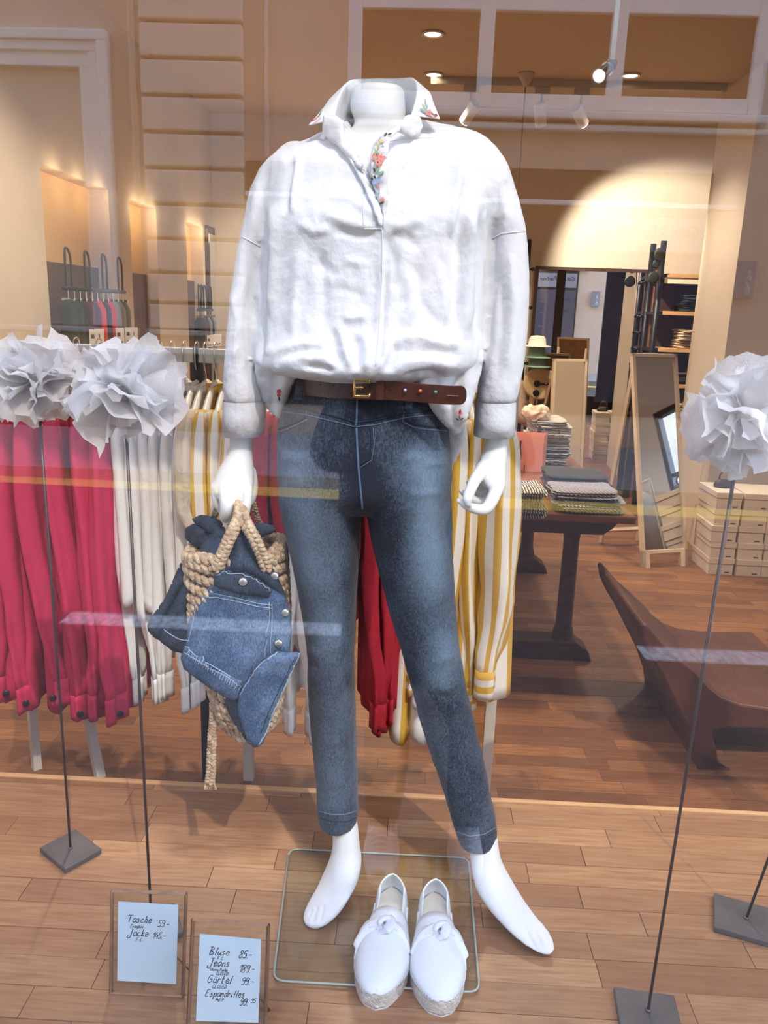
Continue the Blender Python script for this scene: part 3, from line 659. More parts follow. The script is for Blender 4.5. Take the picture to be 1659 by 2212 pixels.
oc = mb.build('collar', M_cot, blouse, smooth=True); sd = oc.modifiers.new('cloth', 'SOLIDIFY'); sd.thickness = .0022; sd.offset = 0
sb = oc.modifiers.new('smooth', 'SUBSURF'); sb.levels = 1; sb.render_levels = 1
panel('collar_stand', [(700,252,1.338),(722,250,1.33),(740,262,1.325),(745,296,1.322),(770,335,1.312),(790,372,1.300),(775,362,1.300),(745,330,1.315),(718,305,1.33),(698,290,1.34)], M_cot, blouse, step=5, puff=.006, reach=12, thick=.002, namp=.001)
panel('collar_stand', [(880,250,1.332),(905,250,1.345),(912,272,1.35),(903,292,1.345),(885,296,1.335),(860,282,1.325),(842,282,1.315),(856,270,1.32)], M_cot, blouse, step=4, puff=.005, reach=10, thick=.002, namp=.001)
# embroidered placket facing and flowers
pk = panel('placket', [(868,270,1.322),(856,274,1.318),(832,288,1.305),(815,306,1.302),(803,332,1.298),(800,362,1.294),(806,398,1.288),(820,440,1.282),(828,470,1.278),(833,440,1.280),(836,380,1.284),(837,330,1.292),(838,302,1.298),(862,284,1.316)], M_cot, blouse, step=4, puff=.003, reach=8, thick=.0015, namp=.0)
E_COL = {k: mat('thread_'+k, c, .8) for k, c in (('rose', rgb(226, 138, 128)), ('green', rgb(150, 172, 150)), ('dark', rgb(66, 58, 46)), ('olive', rgb(170, 168, 110)), ('blue', rgb(150, 176, 216)), ('yellow', rgb(226, 204, 130)), ('red', rgb(200, 84, 74)))}
def petal_px(mb, x, y, l, w, ang, Y):
    c, s = math.cos(ang), math.sin(ang); vs = []
    for k in range(8):
        a = 2*PI*k/8; u, v = l*math.cos(a), w*math.sin(a)*(1-.25*math.cos(a)); vs.append(at(x+c*u-s*v, y+s*u+c*v, Y))
    bk_ = [v+Vector((0, .0012, 0)) for v in vs]; n = 8
    mb.add(vs+bk_, [tuple(range(n)), tuple(range(2*n-1, n-1, -1))] + [(i, n+i, n+(i+1) % n, (i+1) % n) for i in range(n)])
def embroidery(spec, name, par, Yf):
    mb = MB(); ks = sorted({q[0] for q in spec}); mi = []
    for c, x, y, l, w, a in spec:
        f0 = len(mb.f); petal_px(mb, x, y, l, w, math.radians(a), Yf(x, y)); mi += [ks.index(c)]*(len(mb.f)-f0)
    o = mb.build(name, E_COL[ks[0]], par); o.data.materials.clear()
    for k in ks: o.data.materials.append(E_COL[k])
    o.data.polygons.foreach_set('material_index', mi); tag(o, 'embroidered sprigs of coloured flowers and leaves', None, None, 'stuff')
sp = []
def flower(c, x, y, r, c2='yellow'):
    for k in range(5): sp.append((c, x+r*.62*math.cos(2*PI*k/5), y+r*.62*math.sin(2*PI*k/5), r*.55, r*.42, 72*k))
    sp.append((c2, x, y, r*.3, r*.3, 0))
for c, x, y, l, w, a in (('dark',833,290,5,2,-50),('dark',842,289,5,2,-20),('blue',820,300,6,1.6,-60),('yellow',824,304,6,2.4,20),('yellow',818,310,5,2,80),('blue',828,316,5,1.4,60),('olive',817,318,7,2,-70),('olive',811,326,7,2,-100),('green',808,332,6,2,-60),('green',816,330,6,2,-120),('dark',817,335,4,2,-60),('dark',809,336,4,2,40),
  ('green',812,345,7,2.5,-110),('dark',817,352,4,2,60),('green',810,360,8,3,-100),('green',815,368,8,3,-60),('green',822,374,9,3.4,-25),('dark',809,368,6,2,70),('green',803,380,6,2.5,40),('dark',805,387,5,2.6,40),('dark',810,383,5,2,60),('rose',816,399,4,2,60),('rose',818,404,3,2,40),('green',819,415,9,1,95),('green',814,420,8,3,70),('green',822,428,8,1.2,100),('dark',825,438,5,2.4,-20)): sp.append((c, x, y, l, w, a))
flower('rose', 809, 340, 7); flower('rose', 824, 340, 9, 'red'); flower('rose', 817, 352, 8, 'red'); flower('blue', 813, 392, 8); flower('rose', 826, 430, 5.5, 'red')
def Ypl(x, y):
    Q = np.array([(868,270,1.322),(815,306,1.302),(803,332,1.298),(800,362,1.294),(806,398,1.288),(820,440,1.282),(836,380,1.284),(838,302,1.298),(832,288,1.305)])
    w = 1/(((Q[:, :2]-np.array([x, y]))**2).sum(1)+30)**1.5
    return float((w*Q[:, 2]).sum()/w.sum())-.0085
embroidery(sp, 'embroidery', pk, Ypl)
sp = []
for c, x, y, l, w, a in (('green',919,222,9,2.5,-95),('olive',915,230,8,2.4,-120),('green',922,232,8,2.4,-75),('green',912,236,6,2,-150),('green',917,240,5,2,20),('dark',934,246,5,1.8,30),('red',942,249,4,3,10),('rose',938,250,4,2,60)): sp.append((c, x, y, l, w, a))
flower('rose', 927, 243, 7, 'red'); flower('red', 941, 249, 3.5, 'dark')
for c, x, y, l, w, a in (('green',694,240,7,1.6,-70),('dark',690,248,6,1.2,-60),('rose',684,254,5,1.6,-50),('rose',680,258,4,1.6,-45),('red',676,260,4,1.4,-40)): sp.append((c, x, y, l, w, a))
embroidery(sp, 'embroidery', oc, lambda x, y: 1.343)
sp = []
flower('red', 602, 846, 5, 'rose'); flower('red', 602, 854, 4, 'rose'); sp.append(('dark', 603, 862, 5, 2, 80)); flower('rose', 993, 893, 6, 'red'); sp += [('dark', 993, 903, 6, 1, 80), ('dark', 988, 906, 4, 1.6, 30), ('dark', 998, 905, 4, 1.6, -30), ('red', 994, 887, 4, 2, -80)]
embroidery(sp, 'embroidery', blouse, lambda x, y: 1.338 if x < 700 else 1.314)

# ================================================================ ON THE DISPLAY FLOOR
# ---------------------------------------------------------------- base plate of the mannequin
M_acr = glassmat('clear_acrylic', ior=1.42, tint=(.93, .96, .95, 1))
pl = [gr(625,1830,.010), gr(1012,1850,.010), gr(1036,2140,.010), gr(590,2114,.010)]
cx = sum((Vector(p) for p in pl), Vector())/4
def rounded(pts, r, n=5):
    out = []; k = len(pts)
    for i in range(k):
        p, a, c = Vector(pts[i]), Vector(pts[i-1]), Vector(pts[(i+1) % k])
        d1 = (a-p).normalized()*r; d2 = (c-p).normalized()*r
        for t in range(n+1):
            u = t/n; out.append(p + d1*(1-u)**2 + d2*u**2)
    return out
rp = rounded([(p.x, p.y, 0) for p in map(Vector, pl)], .022)
o = MB().prism([(p.x, p.y) for p in rp], .0025, .010).build('base_plate', M_acr, None)
tag(o, 'clear glass square base plate under the mannequin', 'base plate')
MB().tube([(p.x, p.y, .006) for p in rp]+[(rp[0].x, rp[0].y, .006)], .0022, 5).build('plate_edge', mat('glass_edge', rgb(176, 186, 176), .15), o, smooth=True)

# ---------------------------------------------------------------- espadrilles
M_shoe = mat('white_leather', rgb(226, 230, 232), .45, bump=.10, bscale=60)
M_jute = mat('pale_jute', rgb(224, 219, 206), .9, var=.22, vscale=60, bump=.5, bscale=160)
M_insole = mat('pale_insole', rgb(218, 208, 186), .8)
def sole_w(t):   # half width along heel 0 .. toe 1
    return .5*(.058 + .034*math.exp(-((t-.70)/.25)**2))*min(1, (max(t, 0)*9)**.5)*(max(0, 1-(max(0, t-.72)/.28)**2.6))**.5 + .0006
def shoe(heel, toe, label, mirror=1):
    h, t_ = Vector(heel), Vector(toe); Ls = (t_-h).length; ang = math.atan2(t_.y-h.y, t_.x-h.x)
    root = empty('espadrille', h, label, 'shoe', 'white espadrilles in front of the mannequin')
    T = Matrix.Translation(h) @ Matrix.Rotation(ang, 4, 'Z')
    N = 36
    def outl(g=0.0, n=N):
        up = [(Ls*k/n, sole_w(k/n)+g, ) for k in range(n+1)]
        return [(x, y + .004*mirror*math.sin(PI*x/Ls)) for x, y in up] + [(x, -y + .004*mirror*math.sin(PI*x/Ls)) for x, y in reversed(up[1:-1])]
    rings = []
    for z, g in ((0, -.002), (.002, .001), (.007, .003), (.012, .001), (.017, .003), (.022, .001), (.027, .003), (.032, .001), (.034, -.003)):
        lift = lambda x: .010*max(0, (x/Ls-.72))**1.5*2
        rings.append([T @ Vector((x + (g if x > Ls*.9 else (-g if x < Ls*.1 else 0)), y, z + lift(x))) for x, y in outl(g)])
    MB().loft(rings).build('rope_sole', M_jute, root, smooth=True)
    MB().prism([(x, y) for x, y in outl(-.004)], .034, .0365, T).build('insole', M_insole, root)
    MB().prism([(x, y) for x, y in outl(.001)], -.0, .0035, T).build('outsole', M_shoe, root)
    # vamp: domed over the front half
    rg = []
    for k in range(17):
        t = .40 + .5995*math.sin(k/16*PI/2); x = Ls*t; w = sole_w(t)+.001; c = .004*mirror*math.sin(PI*t)
        hgt = .0015+.0465*(1-((t-.40)/.60)**2.0)**.8; lift = .010*max(0, t-.72)**1.5*2
        rg.append([T @ Vector((x, c + w*math.cos(a)*(1 if abs(math.cos(a)) < .98 else 1), .031+lift + hgt*max(0, math.sin(a))**.8)) for a in (PI*j/20 for j in range(21))])
    o = MB().loft(rg, closed=False).build('vamp', M_shoe, root, smooth=True); s_ = o.modifiers.new('leather', 'SOLIDIFY'); s_.thickness = .0025; s_.offset = 1
    # quarters and heel counter round the opening
    pts = []
    for k in range(41):
        u = -1 + 2*k/40; t = .46*(abs(u))**1.15; w = sole_w(max(t, .004)); sgn = 1 if u > 0 else -1
        if abs(u) < .06: w = w*abs(u)/.06
        hh = .076 - .026*min(1, t/.22)**1.3 + .012*max(0, (t-.25)/.2)
        pts.append((Ls*t - (.0 if t > .02 else .001), sgn*w, hh, t))
    rg = []
    for j in range(7):
        v = j/6; rg.append([T @ Vector((x + .003*math.sin(v*PI)*(-1 if t < .1 else 0) + .012*v*v*math.exp(-(t/.10)**2), y*(1-.20*v*v) + .004*mirror*math.sin(PI*x/Ls), .031 + (hh-.031)*v)) for x, y, hh, t in pts])
    o = MB().loft(rg, closed=False).build('heel_quarter', M_shoe, root, smooth=True); s_ = o.modifiers.new('leather', 'SOLIDIFY'); s_.thickness = .0026; s_.offset = 0
    MB().tube(rg[-1], .0018, 6).build('top_binding', M_shoe, root, smooth=True)
    # twisted band and knot across the vamp
    kx = Ls*.58
    def band(pts_, r, flat, name='bow_band'):
        return MB().tube(catmull([T @ Vector(p) for p in pts_], 6), r, 10, flat=flat).build(name, M_shoe, root, smooth=True)
    zt = .031+.046
    for s in (-1, 1):
        band([(kx+.045, s*.044, .038), (kx+.022, s*.042, .052), (kx+.006, s*.028, .068), (kx-.002, s*.006, zt+.004)], [.004]*5+[.010]*6+[.012]*8, .45)
        band([(kx-.002, s*.004, zt+.003), (kx-.004, s*.022, .076), (kx-.006, s*.036, .064), (kx+.004, s*.044, .050), (kx+.014, s*.047, .040)], [.010]*6+[.012]*6+[.010]*6+[.007]*7, .4)
    band([(kx-.018, -.004, zt-.004), (kx-.010, .008, zt+.007), (kx+.004, .012, zt+.008), (kx+.014, .004, zt+.002), (kx+.012, -.006, zt-.004)], [.006]*6+[.010]*12+[.006]*7, .6, 'bow_knot')
    band([(kx+.006, -.012, zt-.004), (kx-.002, -.006, zt+.009), (kx-.008, .004, zt+.010), (kx-.012, .012, zt+.002)], [.005]*4+[.0095]*10+[.005]*5, .6, 'bow_knot')
    # whip stitches round the foxing
    mb = MB(); o_ = outl(.0025, 60); n_ = len(o_)
    for i in range(0, n_):
        x, y = o_[i]
        if x < Ls*.20: continue
        lf = .010*max(0, (x/Ls-.72))**1.5*2; nx_, ny_ = x-Ls*.5, y; l_ = math.hypot(nx_, ny_)+1e-6
        mb.tube([T @ Vector((x, y, .027+lf)), T @ Vector((x+.001*nx_/l_, y+.001*ny_/l_, .032+lf)), T @ Vector((x-.003*nx_/l_, y-.003*ny_/l_, .0385+lf))], .0017, 5)
    tag(mb.build('stitching', M_shoe, root, smooth=True), None, kind='stuff')
shoe((.002, 1.380, .0), (-.022, 1.118, 0), 'white leather espadrille with knotted bow, the left one of the pair', 1)
shoe((.086, 1.372, .0), (.092, 1.112, 0), 'white leather espadrille with knotted bow, the right one of the pair', -1)

# ---------------------------------------------------------------- price cards in brass frames
M_paper = mat('card_paper', rgb(206, 226, 238), .8)
M_frame = mat('frame_brass', rgb(150, 112, 86), .3, .85, var=.3, vscale=40)
M_ink = mat('black_ink', rgb(34, 34, 44), .7)
M_fgl = glassmat('frame_glass', ior=1.35, tint=(.97, .97, .96, 1))
GL = {'T': [[(0,1),(.75,1.04)],[(.42,1),(.25,0)]], 'a': [[(.5,.5),(.3,.58),(.08,.4),(.05,.1),(.22,0),(.42,.2),(.52,.5),(.48,.1),(.6,0)]], 's': [[(.42,.5),(.2,.55),(.12,.4),(.35,.22),(.3,.03),(.02,.02)]], 'c': [[(.45,.46),(.28,.55),(.08,.35),(.08,.1),(.25,0),(.48,.1)]], 'h': [[(.28,1),(.05,0)],[(.1,.3),(.3,.52),(.42,.42),(.36,.05),(.48,0)]], 'e': [[(.06,.26),(.44,.34),(.4,.52),(.2,.54),(.06,.3),(.12,.04),(.3,0),(.48,.12)]],
 'F': [[(.28,1),(.08,0)],[(.1,1),(.75,1.04)],[(.18,.52),(.55,.54)]], 'r': [[(.14,.52),(.05,0)],[(.09,.3),(.25,.5),(.42,.5)]], 'o': [[(.25,.55),(.08,.35),(.1,.05),(.3,0),(.45,.2),(.42,.48),(.25,.55)]], 'g': [[(.46,.48),(.25,.55),(.08,.35),(.12,.06),(.34,.12),(.48,.5),(.36,-.3),(.15,-.4),(0,-.25)]], 'b': [[(.26,1),(.06,.05),(.25,0),(.45,.2),(.4,.48),(.2,.5),(.1,.3)]], 'x': [[(.1,.5),(.4,0)],[(.45,.52),(.02,0)]],
 'J': [[(.35,1),(.8,1.02)],[(.62,1),(.42,-.1),(.2,-.35),(-.05,-.2),(.1,0)]], 'k': [[(.28,1),(.05,0)],[(.45,.52),(.12,.25),(.42,0)]], 'C': [[(.66,.85),(.45,1),(.15,.7),(.08,.25),(.25,0),(.58,.12)]], '.': [[(.1,.06),(.14,0),(.09,0)]], '1': [[(.05,.6),(.42,1),(.22,0)]], '4': [[(.42,1),(.05,.35),(.6,.38)],[(.52,.62),(.4,-.05)]], '5': [[(.7,1),(.32,.98),(.2,.58),(.48,.58),(.52,.25),(.3,0),(.04,.08)]], '9': [[(.58,.85),(.38,1),(.18,.75),(.3,.5),(.55,.7),(.58,.9),(.5,.3),(.3,0),(.1,.08)]], '8': [[(.5,.95),(.3,1),(.2,.75),(.45,.45),(.4,.05),(.15,0),(.1,.25),(.45,.6),(.58,.85),(.45,1)]],
 '-': [[(.08,.42),(.42,.45)]], 'B': [[(.28,1),(.08,0)],[(.05,.98),(.45,1.02),(.62,.8),(.25,.52),(.58,.35),(.5,.05),(.08,0)]], 'l': [[(.3,1),(.1,.05),(.2,0)]], 'u': [[(.14,.52),(.06,.1),(.2,0),(.4,.2),(.48,.52),(.42,.05),(.55,0)]], 'n': [[(.14,.52),(.05,0)],[(.09,.3),(.3,.52),(.42,.42),(.36,0)]], 'i': [[(.14,.52),(.08,.05),(.18,0)],[(.2,.75),(.22,.72)]], 'y': [[(.12,.52),(.1,.15),(.28,.1),(.48,.52)],[(.48,.52),(.34,-.3),(.1,-.38)]], 'P': [[(.26,1),(.08,0)],[(.08,.95),(.5,1.02),(.6,.7),(.2,.5)]], 'L': [[(.25,1),(.06,.05),(.55,0)]], 'O': [[(.42,1),(.15,.7),(.1,.2),(.3,0),(.6,.3),(.66,.75),(.42,1)]], 'S': [[(.6,.88),(.35,1),(.2,.75),(.5,.4),(.4,.05),(.06,.06)]], 'E': [[(.7,1),(.3,.98),(.1,.02),(.55,.02)],[(.2,.52),(.55,.54)]], 'D': [[(.25,1),(.08,0),(.5,.1),(.7,.55),(.5,.95),(.1,1)]],
 'G': [[(.66,.85),(.45,1),(.15,.7),(.08,.25),(.25,0),(.55,.15),(.6,.45),(.35,.45)]], 'ü': [[(.14,.52),(.06,.1),(.2,0),(.4,.2),(.48,.52),(.42,.05),(.55,0)],[(.22,.78),(.24,.72)],[(.42,.8),(.44,.74)]], 't': [[(.26,.9),(.1,.05),(.28,0)],[(.04,.55),(.42,.58)]], 'p': [[(.15,.52),(-.02,-.4)],[(.1,.3),(.3,.54),(.46,.4),(.36,.05),(.08,.05)]], 'd': [[(.42,.45),(.25,.55),(.08,.3),(.12,0),(.35,.12),(.62,1)],[(.45,.2),(.5,0)]], 'M': [[(.02,0),(.25,1),(.4,.35),(.72,1),(.62,0)]], "'": [[(.15,1),(.1,.8)]], 'H': [[(.2,1),(.05,0)],[(.65,1),(.5,0)],[(.12,.5),(.58,.52)]], 'U': [[(.15,1),(.1,.2),(.3,0),(.5,.2),(.6,1)]], 'N': [[(.05,0),(.2,1),(.5,0),(.68,1)]], '6': [[(.55,1),(.15,.5),(.1,.15),(.3,0),(.5,.2),(.42,.48),(.15,.35)]], '&': [[(.65,.1),(.25,.8),(.35,1),(.5,.8),(.12,.3),(.25,0),(.62,.4)]], 'z': [[(.05,.5),(.45,.52),(.05,0),(.5,.02)]], 'ö': [[(.25,.55),(.08,.35),(.1,.05),(.3,0),(.45,.2),(.42,.48),(.25,.55)],[(.18,.78),(.2,.72)],[(.38,.78),(.4,.72)]], ' ': []}
def write(mb, text, frame, x, y, h, r=.0005, slant=.12, adv=1.0):
    """pen strokes of a word on a plane given by frame(u, v)"""
    cx_ = x
    for ch in text:
        w = .36 if ch in ".'li1" else (.78 if ch.isupper() else .56)
        if ch == 'M': w = .85
        for st in GL.get(ch, []):
            q = catmull([Vector((cx_ + (a + slant*b_)*h, y + b_*h, 0)) for a, b_ in st], 4) if len(st) > 2 else [Vector((cx_ + (a + slant*b_)*h, y + b_*h, 0)) for a, b_ in st]
            mb.tube([frame(p.x, p.y) for p in q], r, 4)
        cx_ += w*h*adv
    return cx_
def card(corners, lab, lines, paper_uv, name='price_card_frame'):
    """corners: bottom left, bottom right, top right, top left in the place"""
    BL, BR, TR, TL = [Vector(c) for c in corners]
    Wd, Ht = (BR-BL).length, (TL-BL).length
    nrm = (BR-BL).cross(TL-BL).normalized()      # towards the street
    def fr(u, v, d=0.0): # u, v in 0..1
        return (BL*(1-u)+BR*u)*(1-v) + (TL*(1-u)+TR*u)*v + nrm*d
    root = empty(name, BL, lab, 'picture frame', 'brass framed price cards')
    for a, c in (((0, 0), (1, 0)), ((1, 0), (1, 1)), ((1, 1), (0, 1)), ((0, 1), (0, 0))):
        for d in (.004, -.004):
            p, q = fr(*a, d), fr(*c, d)
            MB().tube([p, q], .0022, 4).build('frame_bar', M_frame, root)
    for a, c in (((0, 0), (0, 1)), ((1, 0), (1, 1))):
        MB().tube([fr(*a), fr(*c)], .0034, 4).build('frame_channel', M_frame, root)
    MB().tube([fr(.75, .45, -.006), fr(1.02, .12, -.045), fr(.9, .0, -.075)], .0016, 6).build('easel_wire', M_frame, root, smooth=True)
    MB().tube([fr(.985, .62), fr(1.02, .62)], .003, 6).build('hinge', M_frame, root)
    for d in (.0032, -.0032):
        vs = [fr(.01, .01, d), fr(.99, .01, d), fr(.99, .99, d), fr(.01, .99, d)]
        vs += [v - nrm*.0006 for v in vs]
        MB().add(vs, [(0,1,2,3),(7,6,5,4),(0,4,5,1),(1,5,6,2),(2,6,7,3),(3,7,4,0)]).build('glass_pane', M_fgl, root)
    u0, v0, u1, v1 = paper_uv
    gn = 10; gv = lambda d: [fr(u0+(u1-u0)*i/gn, (v0-.01*i/gn)*(1-j/gn)+(v1-.012*i/gn)*j/gn, d) for j in range(gn+1) for i in range(gn+1)]
    q4 = [(j*(gn+1)+i, j*(gn+1)+i+1, (j+1)*(gn+1)+i+1, (j+1)*(gn+1)+i) for j in range(gn) for i in range(gn)]
    pp = MB().add(gv(.0004), q4).add(gv(-.0004), [tuple(reversed(f)) for f in q4]).build('paper', M_paper, root)
    mb = MB()
    fw_ = lambda x, y: fr(x/Wd, y/Ht, .0006)
    for text, u, v, hh, adv in lines: write(mb, text, fw_, u*Wd, v*Ht, hh*Ht, 0.00045 if hh < .05 else .00065, .18, adv)
    tag(mb.build('handwriting', M_ink, pp, smooth=True), 'handwritten words and prices', None, None, 'stuff')
    return root
yb1, yt1 = 1.127, 1.185
card((gr(240,2143,.003), gr(395,2150,.003), at(402,1930,yt1), at(242,1924,yt1)), 'brass framed price card for bag and jacket, left and further back',
     [('Tasche', .21, .695, .068, 1.05), ('Frogbox', .25, .640, .034, 1.0), ('59.-', .62, .66, .066, .95), ('Jacke', .22, .560, .068, 1.05), ('F.C.', .33, .510, .032, 1.2), ('145.-', .56, .545, .058, 1.0)], (.085, .115, .90, .895))
card((gr(405,2240,.003), gr(572,2240,.003), at(580,1997,1.112), at(417,1985,1.112)), 'brass framed price card for blouse, jeans, belt and espadrilles, nearer the pane',
     [('Bluse', .23, .705, .064, 1.05), ('F.C.', .34, .664, .026, 1.2), ('85.-', .62, .69, .064, .95), ('Jeans', .22, .608, .064, 1.05), ('Skinny Pusha', .25, .566, .024, .95), ('CLOSED', .33, .532, .026, .92), ('189.-', .63, .565, .064, .95), ('Gürtel', .22, .463, .066, 1.02), ('CLOSED', .29, .416, .030, .92), ('99.-', .66, .455, .064, .95), ('Espandrilles', .20, .345, .058, .98), ("MO'P", .34, .304, .028, 1.0), ('99.', .65, .275, .062, .9), ('95', .80, .30, .040, .9)], (.10, .135, .91, .875))

# ---------------------------------------------------------------- paper flowers on rods
M_tis = mat('white_tissue_paper', rgb(248, 248, 249), .85, bump=.35, bscale=26); nt = M_tis.node_tree
_tl = nt.nodes.new('ShaderNodeBsdfTranslucent'); _tl.inputs[0].default_value = (.95, .95, .96, 1); _mx = nt.nodes.new('ShaderNodeMixShader'); _mx.inputs[0].default_value = .6
nt.links.new(nt.nodes['Principled BSDF'].outputs[0], _mx.inputs[1]); nt.links.new(_tl.outputs[0], _mx.inputs[2]); nt.links.new(_mx.outputs[0], nt.nodes['Material Output'].inputs[0])
M_rod = mat('dark_rod', rgb(86, 74, 70), .4, .7)
M_iron = mat('iron_foot', rgb(104, 100, 98), .55, .4, var=.25, vscale=14, bump=.1, bscale=40)
petals = []
for v in range(8):
    r_ = random.Random(50+v); nU, nV = 10, 9; vs = []; fs = []
    wmax = r_.uniform(.055, .085); L_ = 1.0
    for i in range(nV):
        t = i/(nV-1)
        for j in range(nU):
            s = j/(nU-1)*2-1
            wd = (.20+.95*t**.8)
            jag = (r_.uniform(-.07, .07) if i == nV-1 else 0)
            x = s*wd*.52 + .05*math.sin(5*t+v)
            z = t*(1-.16*s*s) + jag
            y = .16*math.sin(3.1*s+v*1.7)*t + .12*math.sin(6.3*s+2*v)*t*t - .34*t*t*(.4+.6*((v % 3)/2)) + .04*math.sin(11*s+5*t+v)*t
            vs.append((x, y, z))
    for i in range(nV-1):
        for j in range(nU-1): fs.append((i*nU+j, i*nU+j+1, (i+1)*nU+j+1, (i+1)*nU+j))
    me = bpy.data.meshes.new('petal'); me.from_pydata(vs, [], fs); me.polygons.foreach_set('use_smooth', [True]*len(fs)); me.materials.append(M_tis); petals.append(me)
def paper_flower(centre, Rr, foot, label, base_rot, base_size, seed, n=46, up=None, squash=(1, 1, 1)):
    c, f = Vector(centre), Vector(foot); r_ = random.Random(seed)
    root = empty('paper_flower', f, label, 'paper flower', 'white paper flowers on iron feet')
    MB().tube([f+Vector((0, 0, .012)), c], .0027, 8).build('rod', M_rod, root, smooth=True)
    hx, hy = base_size
    MB().box((-hx, -hy, .001), (hx, hy, .013), Matrix.Translation(f) @ Matrix.Rotation(base_rot, 4, 'Z')).build('foot_plate', M_iron, root, bevel=.002)
    MB().lathe([(.006, .0125), (.0045, .016), (.003, .017)], f, 12).build('rod_socket', M_iron, root, smooth=True)
    bm = MB(); bm.lathe([(Rr*.30*math.sin(a), -Rr*.30*math.cos(a)) for a in (PI*k/10+.001 for k in range(11))], c, 14); bm.build('core', M_tis, root, smooth=True)
    for k in range(n):
        ph = k*2.399963; ct = 1-2*(k+.5)/n; st = math.sqrt(1-ct*ct)
        d = Vector((st*math.cos(ph), st*math.sin(ph), ct)) + Vector([r_.uniform(-.2, .2) for _ in range(3)]); d.normalize()
        d = Vector((d.x*squash[0], d.y*squash[1], d.z*squash[2]))
        q = d.to_track_quat('Z', 'Y').to_matrix().to_4x4()
        sc_ = Rr*r_.uniform(.78, 1.12)*d.length
        o = bpy.data.objects.new('petal', r_.choice(petals)); COL.objects.link(o); o.parent = root; o.matrix_parent_inverse = root.matrix_basis.inverted()
        o.matrix_basis = Matrix.Translation(c) @ q @ Matrix.Rotation(r_.uniform(0, 2*PI), 4, 'Z') @ Matrix.Diagonal((sc_*1.25, sc_*.9, sc_, 1))
    return root
paper_flower(at(80,816,1.40), .077, (-.7025,1.4735,0), 'white paper flower at far left, on a rod in front of red shirts', -.636, (.052, .043), 11, squash=(1.1, 1, .95))
paper_flower(at(268,840,1.31), .077, gr(328,2010,0), 'white paper flower left of the mannequin, its rod rising behind the price card', .5, (.052, .043), 12, squash=(1.28, 1, .88))
paper_flower(at(1606,902,1.06), .068, gr(1398,2196,0), 'white paper flower at right edge, on the rod nearest the glass', -.1, (.052, .042), 13, squash=(1, 1, 1.1))
paper_flower((.83, 1.30, 1.04), .10, gr(1610,1995,0), 'white paper flower on the rod at the right edge, bloom out of the picture', -.34, (.060, .052), 14, n=40)

# ---------------------------------------------------------------- jute tote and denim jacket in the hand
M_rope = mat('jute_rope', rgb(222, 196, 160), .95, var=.45, vscale=70, col2=rgb(170, 138, 104), bump=.6, bscale=260)
def braid(path, w, r, n_turn, m, name, par, up=(0, -1, 0)):
    C = catmull(path, 10); Ln = [0]
    for p, q in zip(C[:-1], C[1:]): Ln.append(Ln[-1]+(q-p).length)
    mb = MB()
    for s in range(3):
        pts = []
        for i, p in enumerate(C):
            t = (C[min(i+1, len(C)-1)]-C[max(i-1, 0)]).normalized(); u = Vector(up); u = (u-t*u.dot(t)).normalized(); v = t.cross(u)
            ph = 2*PI*(Ln[i]/Ln[-1]*n_turn + s/3); pts.append(p + v*(w*math.sin(ph)) + u*(r*.75*math.sin(2*ph)))
        # resample densely enough for the plait
        pts = catmull(pts, 2); mb.tube(pts, r, 7)
    return mb.build(name, m, par, smooth=True)
bag = empty('jute_tote', at(510,1560,1.40), 'braided jute tote bag hanging from the hand of the mannequin', 'bag')
rowsb = [(1186,413,606,1.40,.085),(1260,418,610,1.40,.088),(1340,424,613,1.40,.090),(1420,448,608,1.40,.088),(1500,474,602,1.40,.075),(1556,498,588,1.40,.055)]
cs = [(Vector(at(l, y, Y)), Vector(at(r, y, Y)), d) for y, l, r, Y, d in rowsb]
A = catmull([c[0] for c in cs], 4); B = catmull([c[1] for c in cs], 4); D = catmull([Vector((c[2], 0, 0)) for c in cs], 4)
for i, (p, q, d) in enumerate(zip(A, B, D)):
    if i > 20: break
    
    e_ = ell((p+q)/2, (q-p)/2, d.x, 26, 2.3); e_ += [e_[0], e_[1]]
    sagp = [v + Vector((0, 0, .006*math.sin(k*.8+i))) for k, v in enumerate(e_)]
    braid(sagp, .0075, .0062, 13, M_rope, 'braid_row', bag, (0, 0, 1))
MB().loft([ell((p+q)/2, (q-p)/2*.9, d.x*.9, 24, 2.3) for p, q, d in zip(A, B, D)]).build('lining', mat('jute_lining', rgb(120, 92, 64), .95), bag, smooth=True)
braid([at(468,1235,1.300), at(478,1205,1.298), at(497,1160,1.300), at(514,1125,1.315), at(519,1095,1.335), at(522,1078,1.35)], .0065, .0055, 6, M_rope, 'handle', bag)
braid([at(521,1078,1.35), at(522,1098,1.335), at(530,1128,1.313), at(548,1160,1.302), at(566,1200,1.305), at(578,1232,1.31)], .0065, .0055, 6, M_rope, 'handle', bag)
braid([at(438,1178,1.46), at(450,1145,1.43), at(464,1112,1.40), at(474,1088,1.385)], .0035, .0032, 6, M_rope, 'handle', bag)
braid([at(546,1085,1.395), at(556,1118,1.41), at(568,1145,1.43), at(590,1180,1.46)], .0035, .0032, 6, M_rope, 'handle', bag)
braid([at(464,1500,1.355), at(461,1560,1.352), at(457,1620,1.352), at(456,1665,1.352), at(453,1690,1.352)], .0055, .005, 9, M_rope, 'strap_end', bag)
mb = MB(); r_ = random.Random(3)
for k in range(26):
    x0, x1 = r_.uniform(445, 463), r_.uniform(440, 468); mb.tube([at(x0,1682,1.352+r_.uniform(-.006,.006)), at((x0+x1)/2,1694,1.352+r_.uniform(-.008,.008)), at(x1,1705,1.352+r_.uniform(-.01,.01))], .0011, 4)
tag(mb.build('frayed_tassel', M_rope, bag), None, kind='stuff')

